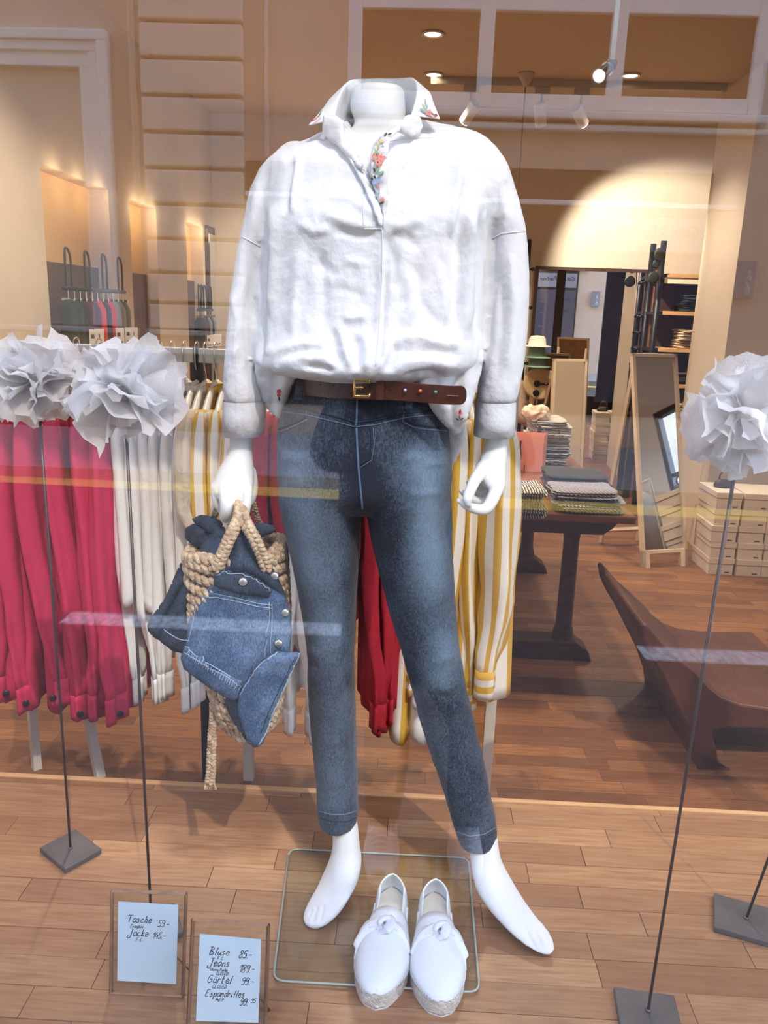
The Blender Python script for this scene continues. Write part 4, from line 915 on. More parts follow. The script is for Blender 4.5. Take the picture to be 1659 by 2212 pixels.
M_jkt = mat('jacket_denim', rgb(80, 110, 150), .85); denim_nodes(M_jkt, rgb(46, 74, 108), rgb(188, 208, 226), attr=False, sc=300)
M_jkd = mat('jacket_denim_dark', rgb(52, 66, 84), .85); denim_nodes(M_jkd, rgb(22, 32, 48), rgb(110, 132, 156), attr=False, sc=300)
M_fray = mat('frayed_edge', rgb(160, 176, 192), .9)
jk = empty('denim_jacket', at(510,1450,1.30), 'light blue denim jacket with metal buttons draped over the jute tote', 'jacket')
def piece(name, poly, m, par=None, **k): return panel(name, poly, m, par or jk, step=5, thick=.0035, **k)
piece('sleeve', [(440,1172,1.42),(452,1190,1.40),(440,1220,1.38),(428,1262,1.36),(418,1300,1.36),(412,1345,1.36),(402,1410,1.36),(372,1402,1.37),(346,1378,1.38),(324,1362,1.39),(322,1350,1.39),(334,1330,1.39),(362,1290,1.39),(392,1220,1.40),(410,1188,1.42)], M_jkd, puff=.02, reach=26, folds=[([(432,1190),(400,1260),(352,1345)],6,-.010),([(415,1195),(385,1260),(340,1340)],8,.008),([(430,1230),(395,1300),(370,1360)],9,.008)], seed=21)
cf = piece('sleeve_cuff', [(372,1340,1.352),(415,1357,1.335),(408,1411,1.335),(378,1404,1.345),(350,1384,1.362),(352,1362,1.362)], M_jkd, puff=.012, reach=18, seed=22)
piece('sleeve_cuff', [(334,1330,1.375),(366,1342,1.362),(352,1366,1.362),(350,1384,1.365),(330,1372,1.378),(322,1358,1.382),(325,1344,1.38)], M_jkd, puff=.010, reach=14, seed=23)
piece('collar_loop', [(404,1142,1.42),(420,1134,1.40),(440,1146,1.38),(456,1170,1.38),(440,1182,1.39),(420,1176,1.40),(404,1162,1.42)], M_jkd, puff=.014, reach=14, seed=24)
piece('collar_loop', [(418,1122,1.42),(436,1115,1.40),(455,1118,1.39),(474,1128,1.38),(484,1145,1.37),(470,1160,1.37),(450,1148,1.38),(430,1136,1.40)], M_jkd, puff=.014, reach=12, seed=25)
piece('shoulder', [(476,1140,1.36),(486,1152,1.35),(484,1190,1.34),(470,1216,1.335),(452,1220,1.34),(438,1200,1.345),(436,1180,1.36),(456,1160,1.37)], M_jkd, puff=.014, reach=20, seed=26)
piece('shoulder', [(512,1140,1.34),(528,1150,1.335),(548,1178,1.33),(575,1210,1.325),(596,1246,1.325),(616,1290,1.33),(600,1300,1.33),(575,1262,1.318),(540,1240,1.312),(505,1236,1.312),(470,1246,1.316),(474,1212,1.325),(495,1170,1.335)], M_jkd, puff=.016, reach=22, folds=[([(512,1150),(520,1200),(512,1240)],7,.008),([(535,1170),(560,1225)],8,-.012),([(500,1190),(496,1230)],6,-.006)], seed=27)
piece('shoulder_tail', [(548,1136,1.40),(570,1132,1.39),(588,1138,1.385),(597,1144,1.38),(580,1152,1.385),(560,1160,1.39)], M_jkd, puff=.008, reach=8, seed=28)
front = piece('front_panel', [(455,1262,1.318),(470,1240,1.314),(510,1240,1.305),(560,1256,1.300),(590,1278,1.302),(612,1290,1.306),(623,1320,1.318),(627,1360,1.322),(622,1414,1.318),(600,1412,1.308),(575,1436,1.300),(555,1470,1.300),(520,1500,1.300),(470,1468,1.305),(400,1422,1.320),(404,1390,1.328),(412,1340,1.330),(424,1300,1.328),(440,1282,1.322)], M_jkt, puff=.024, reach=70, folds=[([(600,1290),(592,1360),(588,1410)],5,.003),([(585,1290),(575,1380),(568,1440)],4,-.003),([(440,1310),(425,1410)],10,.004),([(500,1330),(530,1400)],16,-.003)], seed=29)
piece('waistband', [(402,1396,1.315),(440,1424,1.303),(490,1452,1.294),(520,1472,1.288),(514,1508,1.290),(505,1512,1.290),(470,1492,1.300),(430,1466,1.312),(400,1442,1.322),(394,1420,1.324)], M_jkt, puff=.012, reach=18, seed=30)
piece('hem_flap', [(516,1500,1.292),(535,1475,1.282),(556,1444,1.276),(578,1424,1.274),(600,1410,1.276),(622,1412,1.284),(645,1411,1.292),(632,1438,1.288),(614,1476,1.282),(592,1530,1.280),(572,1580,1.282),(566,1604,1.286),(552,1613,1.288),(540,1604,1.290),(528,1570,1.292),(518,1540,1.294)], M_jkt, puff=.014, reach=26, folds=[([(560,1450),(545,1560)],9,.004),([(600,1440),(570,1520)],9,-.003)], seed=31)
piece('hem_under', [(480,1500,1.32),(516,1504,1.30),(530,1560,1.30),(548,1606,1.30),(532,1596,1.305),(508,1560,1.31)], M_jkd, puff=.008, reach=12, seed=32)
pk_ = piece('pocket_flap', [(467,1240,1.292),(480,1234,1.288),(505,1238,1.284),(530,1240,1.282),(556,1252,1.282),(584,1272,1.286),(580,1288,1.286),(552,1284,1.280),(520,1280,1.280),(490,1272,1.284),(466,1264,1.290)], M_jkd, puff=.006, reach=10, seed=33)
dg = bpy.context.evaluated_depsgraph_get(); dg.update()
def join_bvh(objs):
    vs, fs = [], []
    for o in objs:
        o_ = len(vs); vs += [v.co.copy() for v in o.data.vertices]; fs += [tuple(i+o_ for i in p.vertices) for p in o.data.polygons]
    return BVHTree.FromPolygons(vs, fs)
BK = join_bvh([c for c in jk.children if c.type == 'MESH'])
JS = lambda pts, r=.0010, m=M_fray, name='stitch_line': seam(pts, r, m, name, .0042, BK, jk, 5)
JS([(522,1502),(538,1476),(557,1447),(578,1427),(600,1413)], .0012); JS([(643,1413),(628,1445),(610,1484),(590,1530),(570,1582),(556,1611)], .0014); JS([(636,1416),(620,1448),(602,1486),(582,1530),(563,1580)], .0007, M_sdark)
JS([(404,1398),(440,1425),(490,1452),(520,1473)], .0009); JS([(402,1408),(440,1434),(490,1462),(516,1480)], .0007)
JS([(440,1283),(470,1282),(510,1290),(560,1302),(590,1306)], .0008); JS([(438,1290),(470,1289),(510,1297),(560,1309),(588,1312)], .0007)
JS([(470,1243),(484,1238),(530,1244),(556,1256),(582,1275)], .0007); JS([(580,1300),(578,1350),(572,1400),(568,1420)], .0007); JS([(590,1304),(588,1360),(584,1415)], .0006)
JS([(358,1360),(385,1378),(412,1384)], .0010); JS([(430,1296),(420,1350),(408,1392)], .0007)
mb = MB()
for k in range(22):
    t = k/21; x, y = 408+t*108, 1404+t*74; q = on_surface(BK, [(x, y), (x-3, y+10)], .0044, 5); mb.tube(q, .0006, 4)
tag(mb.build('stitching', M_fray, jk), None, kind='stuff')
M_btn = mat('silver_button', rgb(214, 212, 206), .25, .8)
for x, y in ((527,1255), (611,1322), (599,1387), (588,1246)):
    q = on_surface(BK, [(x, y), (x+1, y)], .0065)
    if q:
        MB().lathe([(.0008, .0034), (.0052, .0030), (.0074, .001), (.0076, -.002), (.004, -.004)], q[0], 18, m=Matrix.Rotation(PI/2, 4, 'X') @ Matrix.Rotation(.25, 4, 'Y')).build('button', M_btn, jk, smooth=True)

# ================================================================ CLOTHES RAIL BEHIND THE DISPLAY
YR, ZR = 2.32, 1.045
M_raild = mat('rail_paint', rgb(214, 214, 202), .4)
t = empty('clothes_rack', (-.9, YR, ZS), 'white clothes rack with one black post at left, carrying red shirts and white blouses', 'clothes rack')
MB().box((-1.20, YR-.016, ZR-.040), (-.632, YR+.016, ZR)).build('rail', M_raild, t, bevel=.003)
MB().box((-.632, YR-.02, ZR-.048), (-.622, YR+.02, ZR+.006)).build('rail_bracket', M_black, t, bevel=.002)
MB().box((-.640, YR-.012, ZS), (-.606, YR+.012, ZR-.04)).build('black_post', M_black, t)
MB().tube([(-1.06, YR, .20), (-.975, YR-.03, ZS)], .02, 4).build('slanted_leg', M_raild, t)
MB().tube([(-1.20, YR, ZR-.03), (-1.20, YR, ZS)], .018, 4).build('post', M_raild, t)
MB().tube([(-1.20, YR, ZS+.5), (-1.06, YR, .20)], .018, 4).build('brace', wood('oak', rgb(214, 176, 128), rgb(180, 138, 92), rgb(196, 155, 108), .5), t)
t = empty('clothes_rack', (-.1, YR, ZS), 'white clothes rack behind the mannequin carrying striped and red clothes', 'clothes rack')
MB().box((-.620, YR-.016, ZR-.040), (.30, YR+.016, ZR)).build('rail', M_raild, t, bevel=.003)
for x in (-.488, .290): MB().box((x-.017, YR-.012, ZS), (x+.017, YR+.012, ZR-.04)).build('post', M_raild, t, bevel=.002)
M_hang = mat('white_hanger', rgb(232, 228, 216), .4)
def hanger(x, lab, grp):
    h = empty('clothes_hanger', (x, YR, ZR-.1), lab, 'hanger', grp)
    hk = [(x, YR+.018, ZR-.02), (x, YR+.022, ZR+.006), (x, YR+.008, ZR+.018), (x, YR-.010, ZR+.016), (x, YR-.022, ZR+.002), (x, YR-.020, ZR-.045), (x, YR-.004, ZR-.07), (x, YR, ZR-.10)]
    MB().tube(catmull(hk, 3), .0021, 6).build('hook', M_chrome, h, smooth=True)
    pts = [(x+.012, YR-.20, ZR-.185), (x+.005, YR-.14, ZR-.155), (x, YR-.06, ZR-.115), (x, YR, ZR-.098), (x, YR+.06, ZR-.115), (x+.005, YR+.14, ZR-.155), (x+.012, YR+.20, ZR-.185)]
    MB().tube(catmull(pts, 4), [.008+.004*abs(1-i/12) for i in range(25)], 8, flat=1.4).build('hanger_arms', M_hang, h, smooth=True)
def cloth_loft(mb, rings, mats=None): mb.loft(rings)
def garment(px, col, label, cat, name, grp, hem=1.0, sl=.88, seed=0, stripes=None, button=None, thick=1.0, sleeve_w=1.0, lean=0.0, top=.0, bodyw=1.0, sy=-.215):
    x0 = at(px, 1000, YR-.22).x; r_ = random.Random(seed+100)
    g = empty(name, (x0, YR, ZR-.15), label, cat, grp)
    thick *= .8; sl = sl + r_.uniform(-.035, .02); lean = lean + r_.uniform(-.012, .02); sy = sy + r_.uniform(-.012, .012); zt = ZR-.105-top
    def tor(k, n=48):
        t = k/22; z = zt - (hem-.105-top)*t - (.0 if t else 0)
        w = .075 + .135*min(1, t/.10)**.7 + .02*t; w *= bodyw; th = (.018 + .026*min(1, t/.25) + .010*t)*thick
        zz = []
        for j in range(n):
            a = 2*PI*j/n; y = w*math.cos(a); s = math.sin(a)
            f_ = .013*min(1, t*3)*math.sin(7*y/.2+seed+2.2*t)*thick + .006*math.sin(17*y/.2+seed*2)*t
            zoff = -.065*(abs(y)/.21)**1.3*max(0, 1-t*3) + .012*math.sin(3*a+seed)*t*t
            zz.append(Vector((x0 + th*math.copysign(abs(s)**.7, s) + f_ + lean*t, YR + y, z + zoff)))
        return zz
    m1 = col if not stripes else stripes[0]
    mb = MB(); mb.loft([tor(k) for k in range(23)])
    o = mb.build('body', m1, g, smooth=True)
    if stripes:
        o.data.materials.append(stripes[1]); nn = 48
        o.data.polygons.foreach_set('material_index', [((i % nn)//(4 if thick < 1.5 else 2)) % 2 if i < 22*nn else 0 for i in range(len(o.data.polygons))])
    # sleeves, front one towards the window
    for sgn in (-1, 1):
        if sgn == 1 and px < 1200 and seed % 2: continue
        rg = []; n = 32; K = 20; Ls = sl-.16-top
        for k in range(K+1):
            t = k/K; yc = YR + sgn*(abs(sy)-.028 + .028*min(1, t*4) + .012*math.sin(2.2*t+seed)); z = ZR-.155-top-Ls*t
            wy = (.058-.012*t+.014*math.sin(PI*min(1, t*1.1)))*sleeve_w; wx = (.020+.016*math.sin(PI*min(1, .15+t*.85)))*thick
            if t < .08: wy *= .55+t*5.6; wx *= .6+5*t
            rr = []
            for j in range(n):
                a = 2*PI*j/n; c_, s_ = math.cos(a), math.sin(a)
                f_ = .006*math.sin(5*a+3*t+seed)+.007*math.sin(13*t+2*a+seed*1.3)*t + .004*math.sin(31*t-3*a+seed)*t*t
                rr.append(Vector((x0 + .006 + lean*t + (wx+f_)*s_ + .018*math.sin(4*t+seed*1.7)*t, yc + (wy+f_*.6)*c_, z + .003*math.sin(3*a))))
            rg.append(rr)
        o = MB().loft(rg).build('sleeve', m1, g, smooth=True)
        if stripes:
            o.data.materials.append(stripes[1]); o.data.polygons.foreach_set('material_index', [((i % n)//(4 if sleeve_w < 1.2 else 2)) % 2 if i < K*n else 0 for i in range(len(o.data.polygons))])
        zc = ZR-.155-top-Ls; e_ = rg[-1]; cen = sum(e_, Vector())/n; cu = []
        for k in range(5):
            cu.append([cen + (v-cen)*1.10 + Vector((0, 0, .012-.020*k-(0))) for v in e_])
        o = MB().loft(cu).build('cuff', m1, g, smooth=True)
        if stripes:
            o.data.materials.append(stripes[1]); o.data.polygons.foreach_set('material_index', [(i//n) % 2 if i < 4*n else 0 for i in range(len(o.data.polygons))])
        if button and sgn == -1:
            d = Vector((.45, -.9, 0)).normalized(); p = Vector((x0+lean+.022+.012*math.sin(4+seed), YR+sgn*abs(sy)-.046*sleeve_w, zc-.034))
            MB().lathe([(.0005, .004), (.008, .0045), (.0105, .003), (.0105, 0)], p, 16, m=d.to_track_quat('Z', 'Y').to_matrix().to_4x4()).build('button', button, g, smooth=True)
    ring = [Vector((x0+.022*math.cos(a), YR+.062*math.sin(a), ZR-.112-top+.004*math.cos(2*a))) for a in (2*PI*k/20 for k in range(21))]
    MB().tube(ring, .008, 6, flat=1.8).build('collar', m1, g, smooth=True)
    hanger(x0, 'hanger inside the '+label, grp.replace('on', 'hangers on') if False else 'clothes hangers on the racks')
    return g
M_red = mat('raspberry_cotton', rgb(206, 44, 88), .8, bump=.35, bscale=30)
M_wht = mat('white_shirt_cotton', rgb(236, 234, 228), .8, bump=.35, bscale=30)
M_knit = mat('dark_red_knit', rgb(172, 22, 44), .9, bump=.4, bscale=220)
M_pink = mat('pale_pink_cloth', rgb(230, 130, 150), .8, bump=.2)
M_yel = mat('mustard_stripe', rgb(222, 178, 66), .8, bump=.3, bscale=30)
M_yw = mat('white_stripe', rgb(240, 236, 226), .8, bump=.3, bscale=30)
M_beige = mat('beige_lace', rgb(214, 200, 176), .85, bump=.4, bscale=60)
M_dkb = mat('dark_button', rgb(40, 30, 38), .3)
ordn = ['first', 'second', 'third', 'fourth', 'fifth', 'sixth', 'seventh', 'eighth', 'ninth', 'tenth', 'eleventh', 'twelfth']
for i, px in enumerate((-45, 5, 58, 108, 160, 205)):
    garment(px, M_red, 'raspberry red shirt on the left rack, %s from the left' % ordn[i], 'shirt', 'red_shirt', 'red shirts on the left rack', hem=1.03+.01*(i % 3), sl=.985+.008*(i % 2), seed=i, button=M_dkb, lean=.02)
for i, px in enumerate((246, 272, 300, 328, 356, 384)):
    garment(px, M_wht, 'white cotton blouse on the left rack, %s from the red shirts' % ordn[i], 'blouse', 'white_blouse', 'white blouses on the left rack', hem=(.70, .74, .72, .76, .74, .70)[i], sl=(.98, 1.0, .97, .98, .96, .95)[i], seed=20+i, sleeve_w=.72, lean=.015, bodyw=1.06, sy=-.17, thick=.8)
garment(404, M_beige, 'beige lace top between white blouses and striped shirts', 'top', 'lace_top', 'tops on the racks', hem=.7, sl=.5, seed=31)
for i, px in enumerate((428, 455, 484)):
    garment(px, M_yel, 'yellow and white striped shirt beside the bag hand, %s from the left' % ordn[i], 'shirt', 'striped_shirt', 'striped shirts on the right rack', hem=.86, sl=.78, seed=40+i, stripes=(M_yel, M_yw), thick=.9, sleeve_w=.85)
for i, px in enumerate((566, 598)):
    garment(px, M_knit, 'dark red cardigan between hand and jeans, %s from the left' % ordn[i], 'cardigan', 'red_cardigan', 'red cardigans on the right rack', hem=.92, sl=.80, seed=50+i)
for i, px in enumerate((634, 668)):
    garment(px, M_wht, 'white blouse beside the jeans, %s of two' % ordn[i], 'blouse', 'white_blouse', 'white blouses on the right rack', hem=.95, sl=1.04, seed=60+i, top=.03)
garment(742, M_pink, 'short pale pink jacket seen between the legs of the jeans', 'jacket', 'pink_jacket', 'jackets on the right rack', hem=.72, sl=.72, seed=70)
for i, px in enumerate((806, 832, 858)):
    garment(px, M_knit, 'dark red knitted cardigan seen between the legs, %s from the left' % ordn[i], 'cardigan', 'red_cardigan', 'red cardigans on the right rack', hem=.98+.02*(i == 0), sl=1.02-.03*i, seed=76+i, thick=.85, sleeve_w=.85)
for i, px in enumerate((892, 925)):
    garment(px, M_wht, 'white and mustard blouse behind the right leg, %s of two' % ordn[i], 'blouse', 'striped_blouse', 'striped shirts on the right rack', hem=1.10, sl=.9, seed=84+i, stripes=(M_yw, M_yel) if i == 0 else None)
for i, px in enumerate((985, 1016, 1078)):
    garment(px, M_yel, 'yellow and white striped shirt below the open hand, %s from the left' % ordn[i], 'shirt', 'striped_shirt', 'striped shirts on the right rack', hem=(.98, 1.0, .96)[i], sl=(.92, .92, .87)[i], seed=90+i, stripes=(M_yel, M_yw), thick=1.9 if i == 2 else 1.0, sleeve_w=1.5 if i == 2 else 1.0, lean=.0)

# ================================================================ THE SHOP BEHIND
M_oak = wood('pale_oak', rgb(226, 180, 122), rgb(196, 146, 92), rgb(212, 164, 108), .45)
M_tbl = wood('old_table_wood', rgb(150, 92, 44), rgb(96, 56, 28), rgb(120, 70, 34), .35)
M_tleg = wood('table_leg_wood', rgb(84, 48, 28), rgb(52, 30, 20), rgb(66, 38, 24), .45)
# ---------------------------------------------------------------- refectory table
TX0, TX1, TY0, TY1, TZ = .02, .905, 3.10, 5.05, .405
t = empty('refectory_table', ((TX0+TX1)/2, (TY0+TY1)/2, ZS), 'dark old wooden refectory table with turned legs, laden with folded clothes', 'table')
nb = 4
for k in range(nb):
    a, c = TX0+(TX1-TX0)*k/nb, TX0+(TX1-TX0)*(k+1)/nb
    MB().box((a+.001, TY0+.10, TZ-.032), (c-.001, TY1-.1, TZ)).build('table_board', M_tbl, t, bevel=.003)
for a, c in ((TY0, TY0+.10), (TY1-.10, TY1)): MB().box((TX0-.006, a+.001, TZ-.032), (TX1+.006, c-.001, TZ+.001)).build('end_board', M_tbl, t, bevel=.006)
MB().box((TX0+.05, TY0+.09, TZ-.105), (TX1-.10, TY0+.12, TZ-.032)).build('apron', M_tleg, t, bevel=.004)
MB().box((TX0+.05, TY1-.12, TZ-.105), (TX1-.10, TY1-.09, TZ-.032)).build('apron', M_tleg, t, bevel=.004)
for x in (TX0+.06, TX1-.12): MB().box((x, TY0+.1, TZ-.105), (x+.03, TY1-.1, TZ-.032)).build('apron', M_tleg, t, bevel=.004)
MB().prism([(TX1-.10, TZ-.105), (TX1-.10, TZ-.033), (TX1-.02, TZ-.033), (TX1-.045, TZ-.055), (TX1-.06, TZ-.075)], TY0+.09, TY0+.12, Matrix(((1,0,0,0),(0,0,1,0),(0,1,0,0),(0,0,0,1)))).build('corner_bracket', M_tleg, t)
prof = [(.070, .0), (.070, .05), (.058, .062), (.055, .10), (.050, .12), (.043, .14), (.040, .50), (.044, .53), (.052, .545), (.046, .56), (.044, .60), (.055, .612), (.047, .625), (.060, .65)]
for x, y in ((TX1-.17, TY0+.34), (TX1-.17, TY1-.36), (TX0+.16, TY0+.34), (TX0+.16, TY1-.36)):
    MB().lathe([(r*.88, z*(TZ-.032-ZS)/.65) for r, z in prof], (x, y, ZS), 14).build('leg', M_tleg, t, smooth=True)
for y in (TY0+.34, TY1-.36): MB().prism([(TX0+.02, ZS+.0), (TX1-.04, ZS), (TX1-.06, ZS+.05), (TX1-.12, ZS+.09), (TX0+.1, ZS+.09), (TX0+.04, ZS+.05)], y-.06, y+.06, Matrix(((1,0,0,0),(0,0,1,0),(0,1,0,0),(0,0,0,1)))).build('sledge_foot', M_tleg, t, bevel=.006)

# ---------------------------------------------------------------- folded clothes
def stripes(name, c1, c2, freq, axis='Z', dist=1.2):
    if name in MATS: return MATS[name]
    m = mat(name, c1, .9); nt = m.node_tree; L = nt.links.new
    tc = nt.nodes.new('ShaderNodeTexCoord'); w = nt.nodes.new('ShaderNodeTexWave'); w.wave_type = 'BANDS'; w.bands_direction = axis
    w.inputs['Scale'].default_value = freq; w.inputs['Distortion'].default_value = dist; w.inputs['Detail'].default_value = 2; w.inputs['Detail Scale'].default_value = 1.5
    cr = nt.nodes.new('ShaderNodeValToRGB'); cr.color_ramp.interpolation = 'CONSTANT'; cr.color_ramp.elements[0].color = c1; cr.color_ramp.elements[1].color = c2; cr.color_ramp.elements[1].position = .5
    L(tc.outputs['Object'], w.inputs['Vector']); L(w.outputs['Fac'], cr.inputs[0]); L(cr.outputs[0], nt.nodes['Principled BSDF'].inputs['Base Color']); return m
M_bw = stripes('black_white_jersey', rgb(18, 17, 18), rgb(232, 224, 208), 22, 'Y', 3)
M_nb = stripes('navy_white_jersey', rgb(44, 44, 66), rgb(196, 194, 204), 40, 'DIAGONAL', 2)
M_gw = stripes('grey_white_jersey', rgb(60, 60, 58), rgb(216, 212, 200), 30, 'X', 3)
M_blk = mat('charcoal_cloth', rgb(54, 52, 54), .9, bump=.3, bscale=30)
M_jdk = mat('black_denim', rgb(38, 40, 42), .75, bump=.2)
M_bge = mat('beige_trousers', rgb(228, 204, 168), .85, bump=.2)
M_wlt = mat('dark_brown_trousers', rgb(74, 50, 40), .85)
def folded(c, w, d, h, m, label, cat, grp, name, seed, soft=.5):
    """one folded garment: fold to the right, layers showing in front"""
    r_ = random.Random(seed); g = empty(name, c, label, cat, grp)
    c = Vector(c); nl = 2
    for l in range(nl):
        z0, z1 = h*l/nl, h*(l+1)/nl; rg = []
        sh = Vector((r_.uniform(-.012, .012), r_.uniform(-.012, .012), 0))
        for k in range(9):
            u = k/8*2-1; ws = (1-abs(u)**6*.12)
            ring = []
            for j in range(20):
                a = 2*PI*j/20; ca, sa = math.cos(a), math.sin(a)
                y = u*d/2
                x = w/2*ws*math.copysign(abs(ca)**.35, ca)
                z = (z0+z1)/2 + (z1-z0)*.52*math.copysign(abs(sa)**.6, sa)*(1-.5*abs(u)**8)
                z += soft*.010*math.sin(3.1*u+2*ca+seed)*max(0, sa)*(l == nl-1)
                ring.append(c + sh + Vector((x+.004*math.sin(5*u+seed), y+.006*math.sin(3*ca+seed+l), max(z, .0005))))
            rg.append(ring)
        MB().loft(rg).build('layer', m, g, smooth=True)
    return g
def pile(c, w, d, n, h, m, what, cat, grp, name, where, seed, taper=0.0):
    for k in range(n):
        r_ = random.Random(seed*31+k); f_ = 1-taper*k/n
        pos = 'bottom one' if k == 0 else ('top one' if k == n-1 else ordn[k]+' from the bottom')
        folded((c[0]+r_.uniform(-.008, .008), c[1]+r_.uniform(-.008, .008), c[2]+h*k+.0005), w*f_*r_.uniform(.96, 1.03), d*f_, h, m, '%s, %s, %s' % (what, pos, where), cat, grp, name, seed*31+k)
def on_plane(px, py, z): return gr(px, py, z)
p = pS = gr(1180, 1012, TZ); pile((p.x+.02, p.y+.19, TZ), .22, .34, 9, .027, M_bw, 'black and white striped jersey', 'shirt', 'tall pile of striped jerseys', 'folded_jersey', 'tall pile behind the pink bag', 1, .12)
p = gr(1248, 1062, TZ); pile((p.x-.02, p.y, TZ), .27, .26, 3, .030, M_blk, 'charcoal pullover', 'pullover', 'charcoal pullovers on the table', 'folded_pullover', 'pile in the middle of the table', 2)
p = gr(1262, 1100, TZ); pile((p.x, p.y+.03, TZ), .27, .22, 5, .017, M_nb, 'navy and white striped jersey', 'shirt', 'navy striped jerseys at the table front', 'folded_jersey', 'pile at the table corner', 3)
p = gr(1120, 1108, TZ); pile((p.x, p.y+.03, TZ), .17, .24, 5, .022, M_gw, 'grey and white striped jersey', 'shirt', 'grey striped jerseys left of the pink bag', 'folded_jersey', 'pile left of the pink bag', 4)
# cream scarf crumpled on the tall pile
mb = MB()
for k in range(7):
    q = Vector((pS.x-.09+.03*(k % 3), pS.y+.09+.035*(k//3), TZ+.27)); mb.lathe([((.034+.012*((k*5)%3)/2)*math.sin(a), -(.024+.014*((k*7)%4)/3)*math.cos(a)) for a in (PI*j/8+.001 for j in range(9))], q, 12)
o = sculpt(fuse('cream_scarf', mb, mat('cream_cloth', rgb(226, 200, 176), .9, bump=.5, bscale=30), None, .005, 2), [], .012, 26); tag(o, 'crumpled cream scarf on top of the table goods behind the sleeve', 'scarf')
panel('hanging_scarf', [(1118,815,6.70),(1135,830,6.70),(1142,880,6.70),(1146,930,6.70),(1128,915,6.70),(1108,905,6.70),(1108,860,6.70)], MATS['cream_cloth'], None, step=5, puff=.05, reach=16, thick=.01, folds=[([(1125,825),(1130,910)],4,.03)])
tag(bpy.data.objects['hanging_scarf'], 'pale pink scarf hanging behind the sleeve of the blouse', 'scarf')
# pink paper bag
M_pb = mat('salmon_paper', rgb(232, 150, 132), .6)
bl, br, tr, tl = at(1088,1078,3.95), at(1166,1076,3.95), at(1176,942,3.98), at(1090,938,3.98)
t = empty('paper_carrier_bag', bl, 'salmon pink paper carrier bag with black ribbon handle on the table', 'bag')
V_ = [Vector(bl), Vector(br), Vector(tr), Vector(tl)]; bkv = [v+Vector((.03, .085, .004)) for v in V_]
MB().add(V_+bkv, [(0,1,2,3), (7,6,5,4), (0,4,5,1), (1,5,6,2), (3,7,4,0)]).build('bag_body', M_pb, t)
M_rib = mat('black_ribbon', rgb(26, 22, 26), .6)
pp = lambda x, y, d=.003: Vector(at(x, y, 3.95-d+.03*max(0, (1078-y)/140)))
MB().tube(catmull([pp(1125,952,.004), pp(1124,970,.012), pp(1126,985,.012), pp(1122,1000,.012), pp(1124,1012,.015), pp(1116,1022,.02), pp(1104,1031,.02), pp(1092,1027,.01)], 4), [.012]*3+[.010]*4+[.006]*8+[.008]*14, 6, flat=.3).build('ribbon_handle', M_rib, t, smooth=True)
mb = MB()
for st in ([(1095,1003),(1095,1027)], [(1099,1002),(1099,1026)], [(1099,1017),(1113,1018)], [(1113,1002),(1113,1027)], [(1118,1003),(1118,1028)], [(1119,1003),(1131,1027)], [(1133,1004),(1132,1028)]): mb.tube([pp(*q, .002) for q in st], .0016, 4)
tag(mb.build('lettering', M_rib, t), 'thin black printed capitals', None, None, 'stuff')

# ---------------------------------------------------------------- mirrors
M_mfr = mat('cream_frame', rgb(226, 206, 176), .5)
M_edge = mat('dark_frame', rgb(70, 46, 30), .4)
M_wbr = wood('brown_wood_and_shadow', rgb(150, 104, 62), rgb(118, 78, 46), rgb(134, 90, 52), .5)
t = empty('wall_mirror', (1.44, YB-.05, ZS), 'large dark framed mirror standing against the back wall', 'mirror')
MB().box((1.0, YB-.055, ZS+.02), (1.87, YB-.045, 1.535)).build('mirror_glass', M_mirror, t)
for lo, hi in (((.975, YB-.075, ZS), (1.0, YB-.01, 1.56)), ((1.87, YB-.075, ZS), (1.885, YB-.01, 1.56)), ((.975, YB-.075, 1.535), (1.885, YB-.01, 1.56)), ((.975, YB-.075, ZS), (1.885, YB-.01, ZS+.02))): MB().box(lo, hi).build('frame_bar', M_edge, t)
MB().box((1.885, YB-.06, ZS), (1.955, YB-.01, 1.56)).build('shadow_strip', M_wbr, t)  # brown strip in place of the shadow the frame throws on the wall
for z in (1.46, 1.19, 1.06, .93, .80):
    MB().tube([(1.875, YB-.075, z), (1.845, YB-.125, z-.004)], .009, 6).tube([(1.845, YB-.125, z-.004), (1.838, YB-.135, z-.005)], .014, 8).build('peg', M_black, t, smooth=True)
t.rotation_euler.z = math.radians(-2.0)
t = empty('peg_post', at(1128, 880, 6.7), 'black wooden post with coat pegs left of the wall mirror', 'coat rack')
a, c = Vector(at(1143, 517, 6.75)), Vector(at(1118, 985, 6.75))
MB().tube([(c.x+.0, 6.75, ZS), a], .022, 10).build('post', M_black, t, smooth=True)
for py, px in ((582, 1140), (664, 1135), (744, 1130), (784, 1127), (823, 1124)):
    q = Vector(at(px, py, 6.74)); MB().tube([q, q+Vector((.03, -.06, 0))], .009, 6).tube([q+Vector((.03, -.06, 0)), q+Vector((.036, -.07, 0))], .015, 8).build('peg', M_black, t, smooth=True)
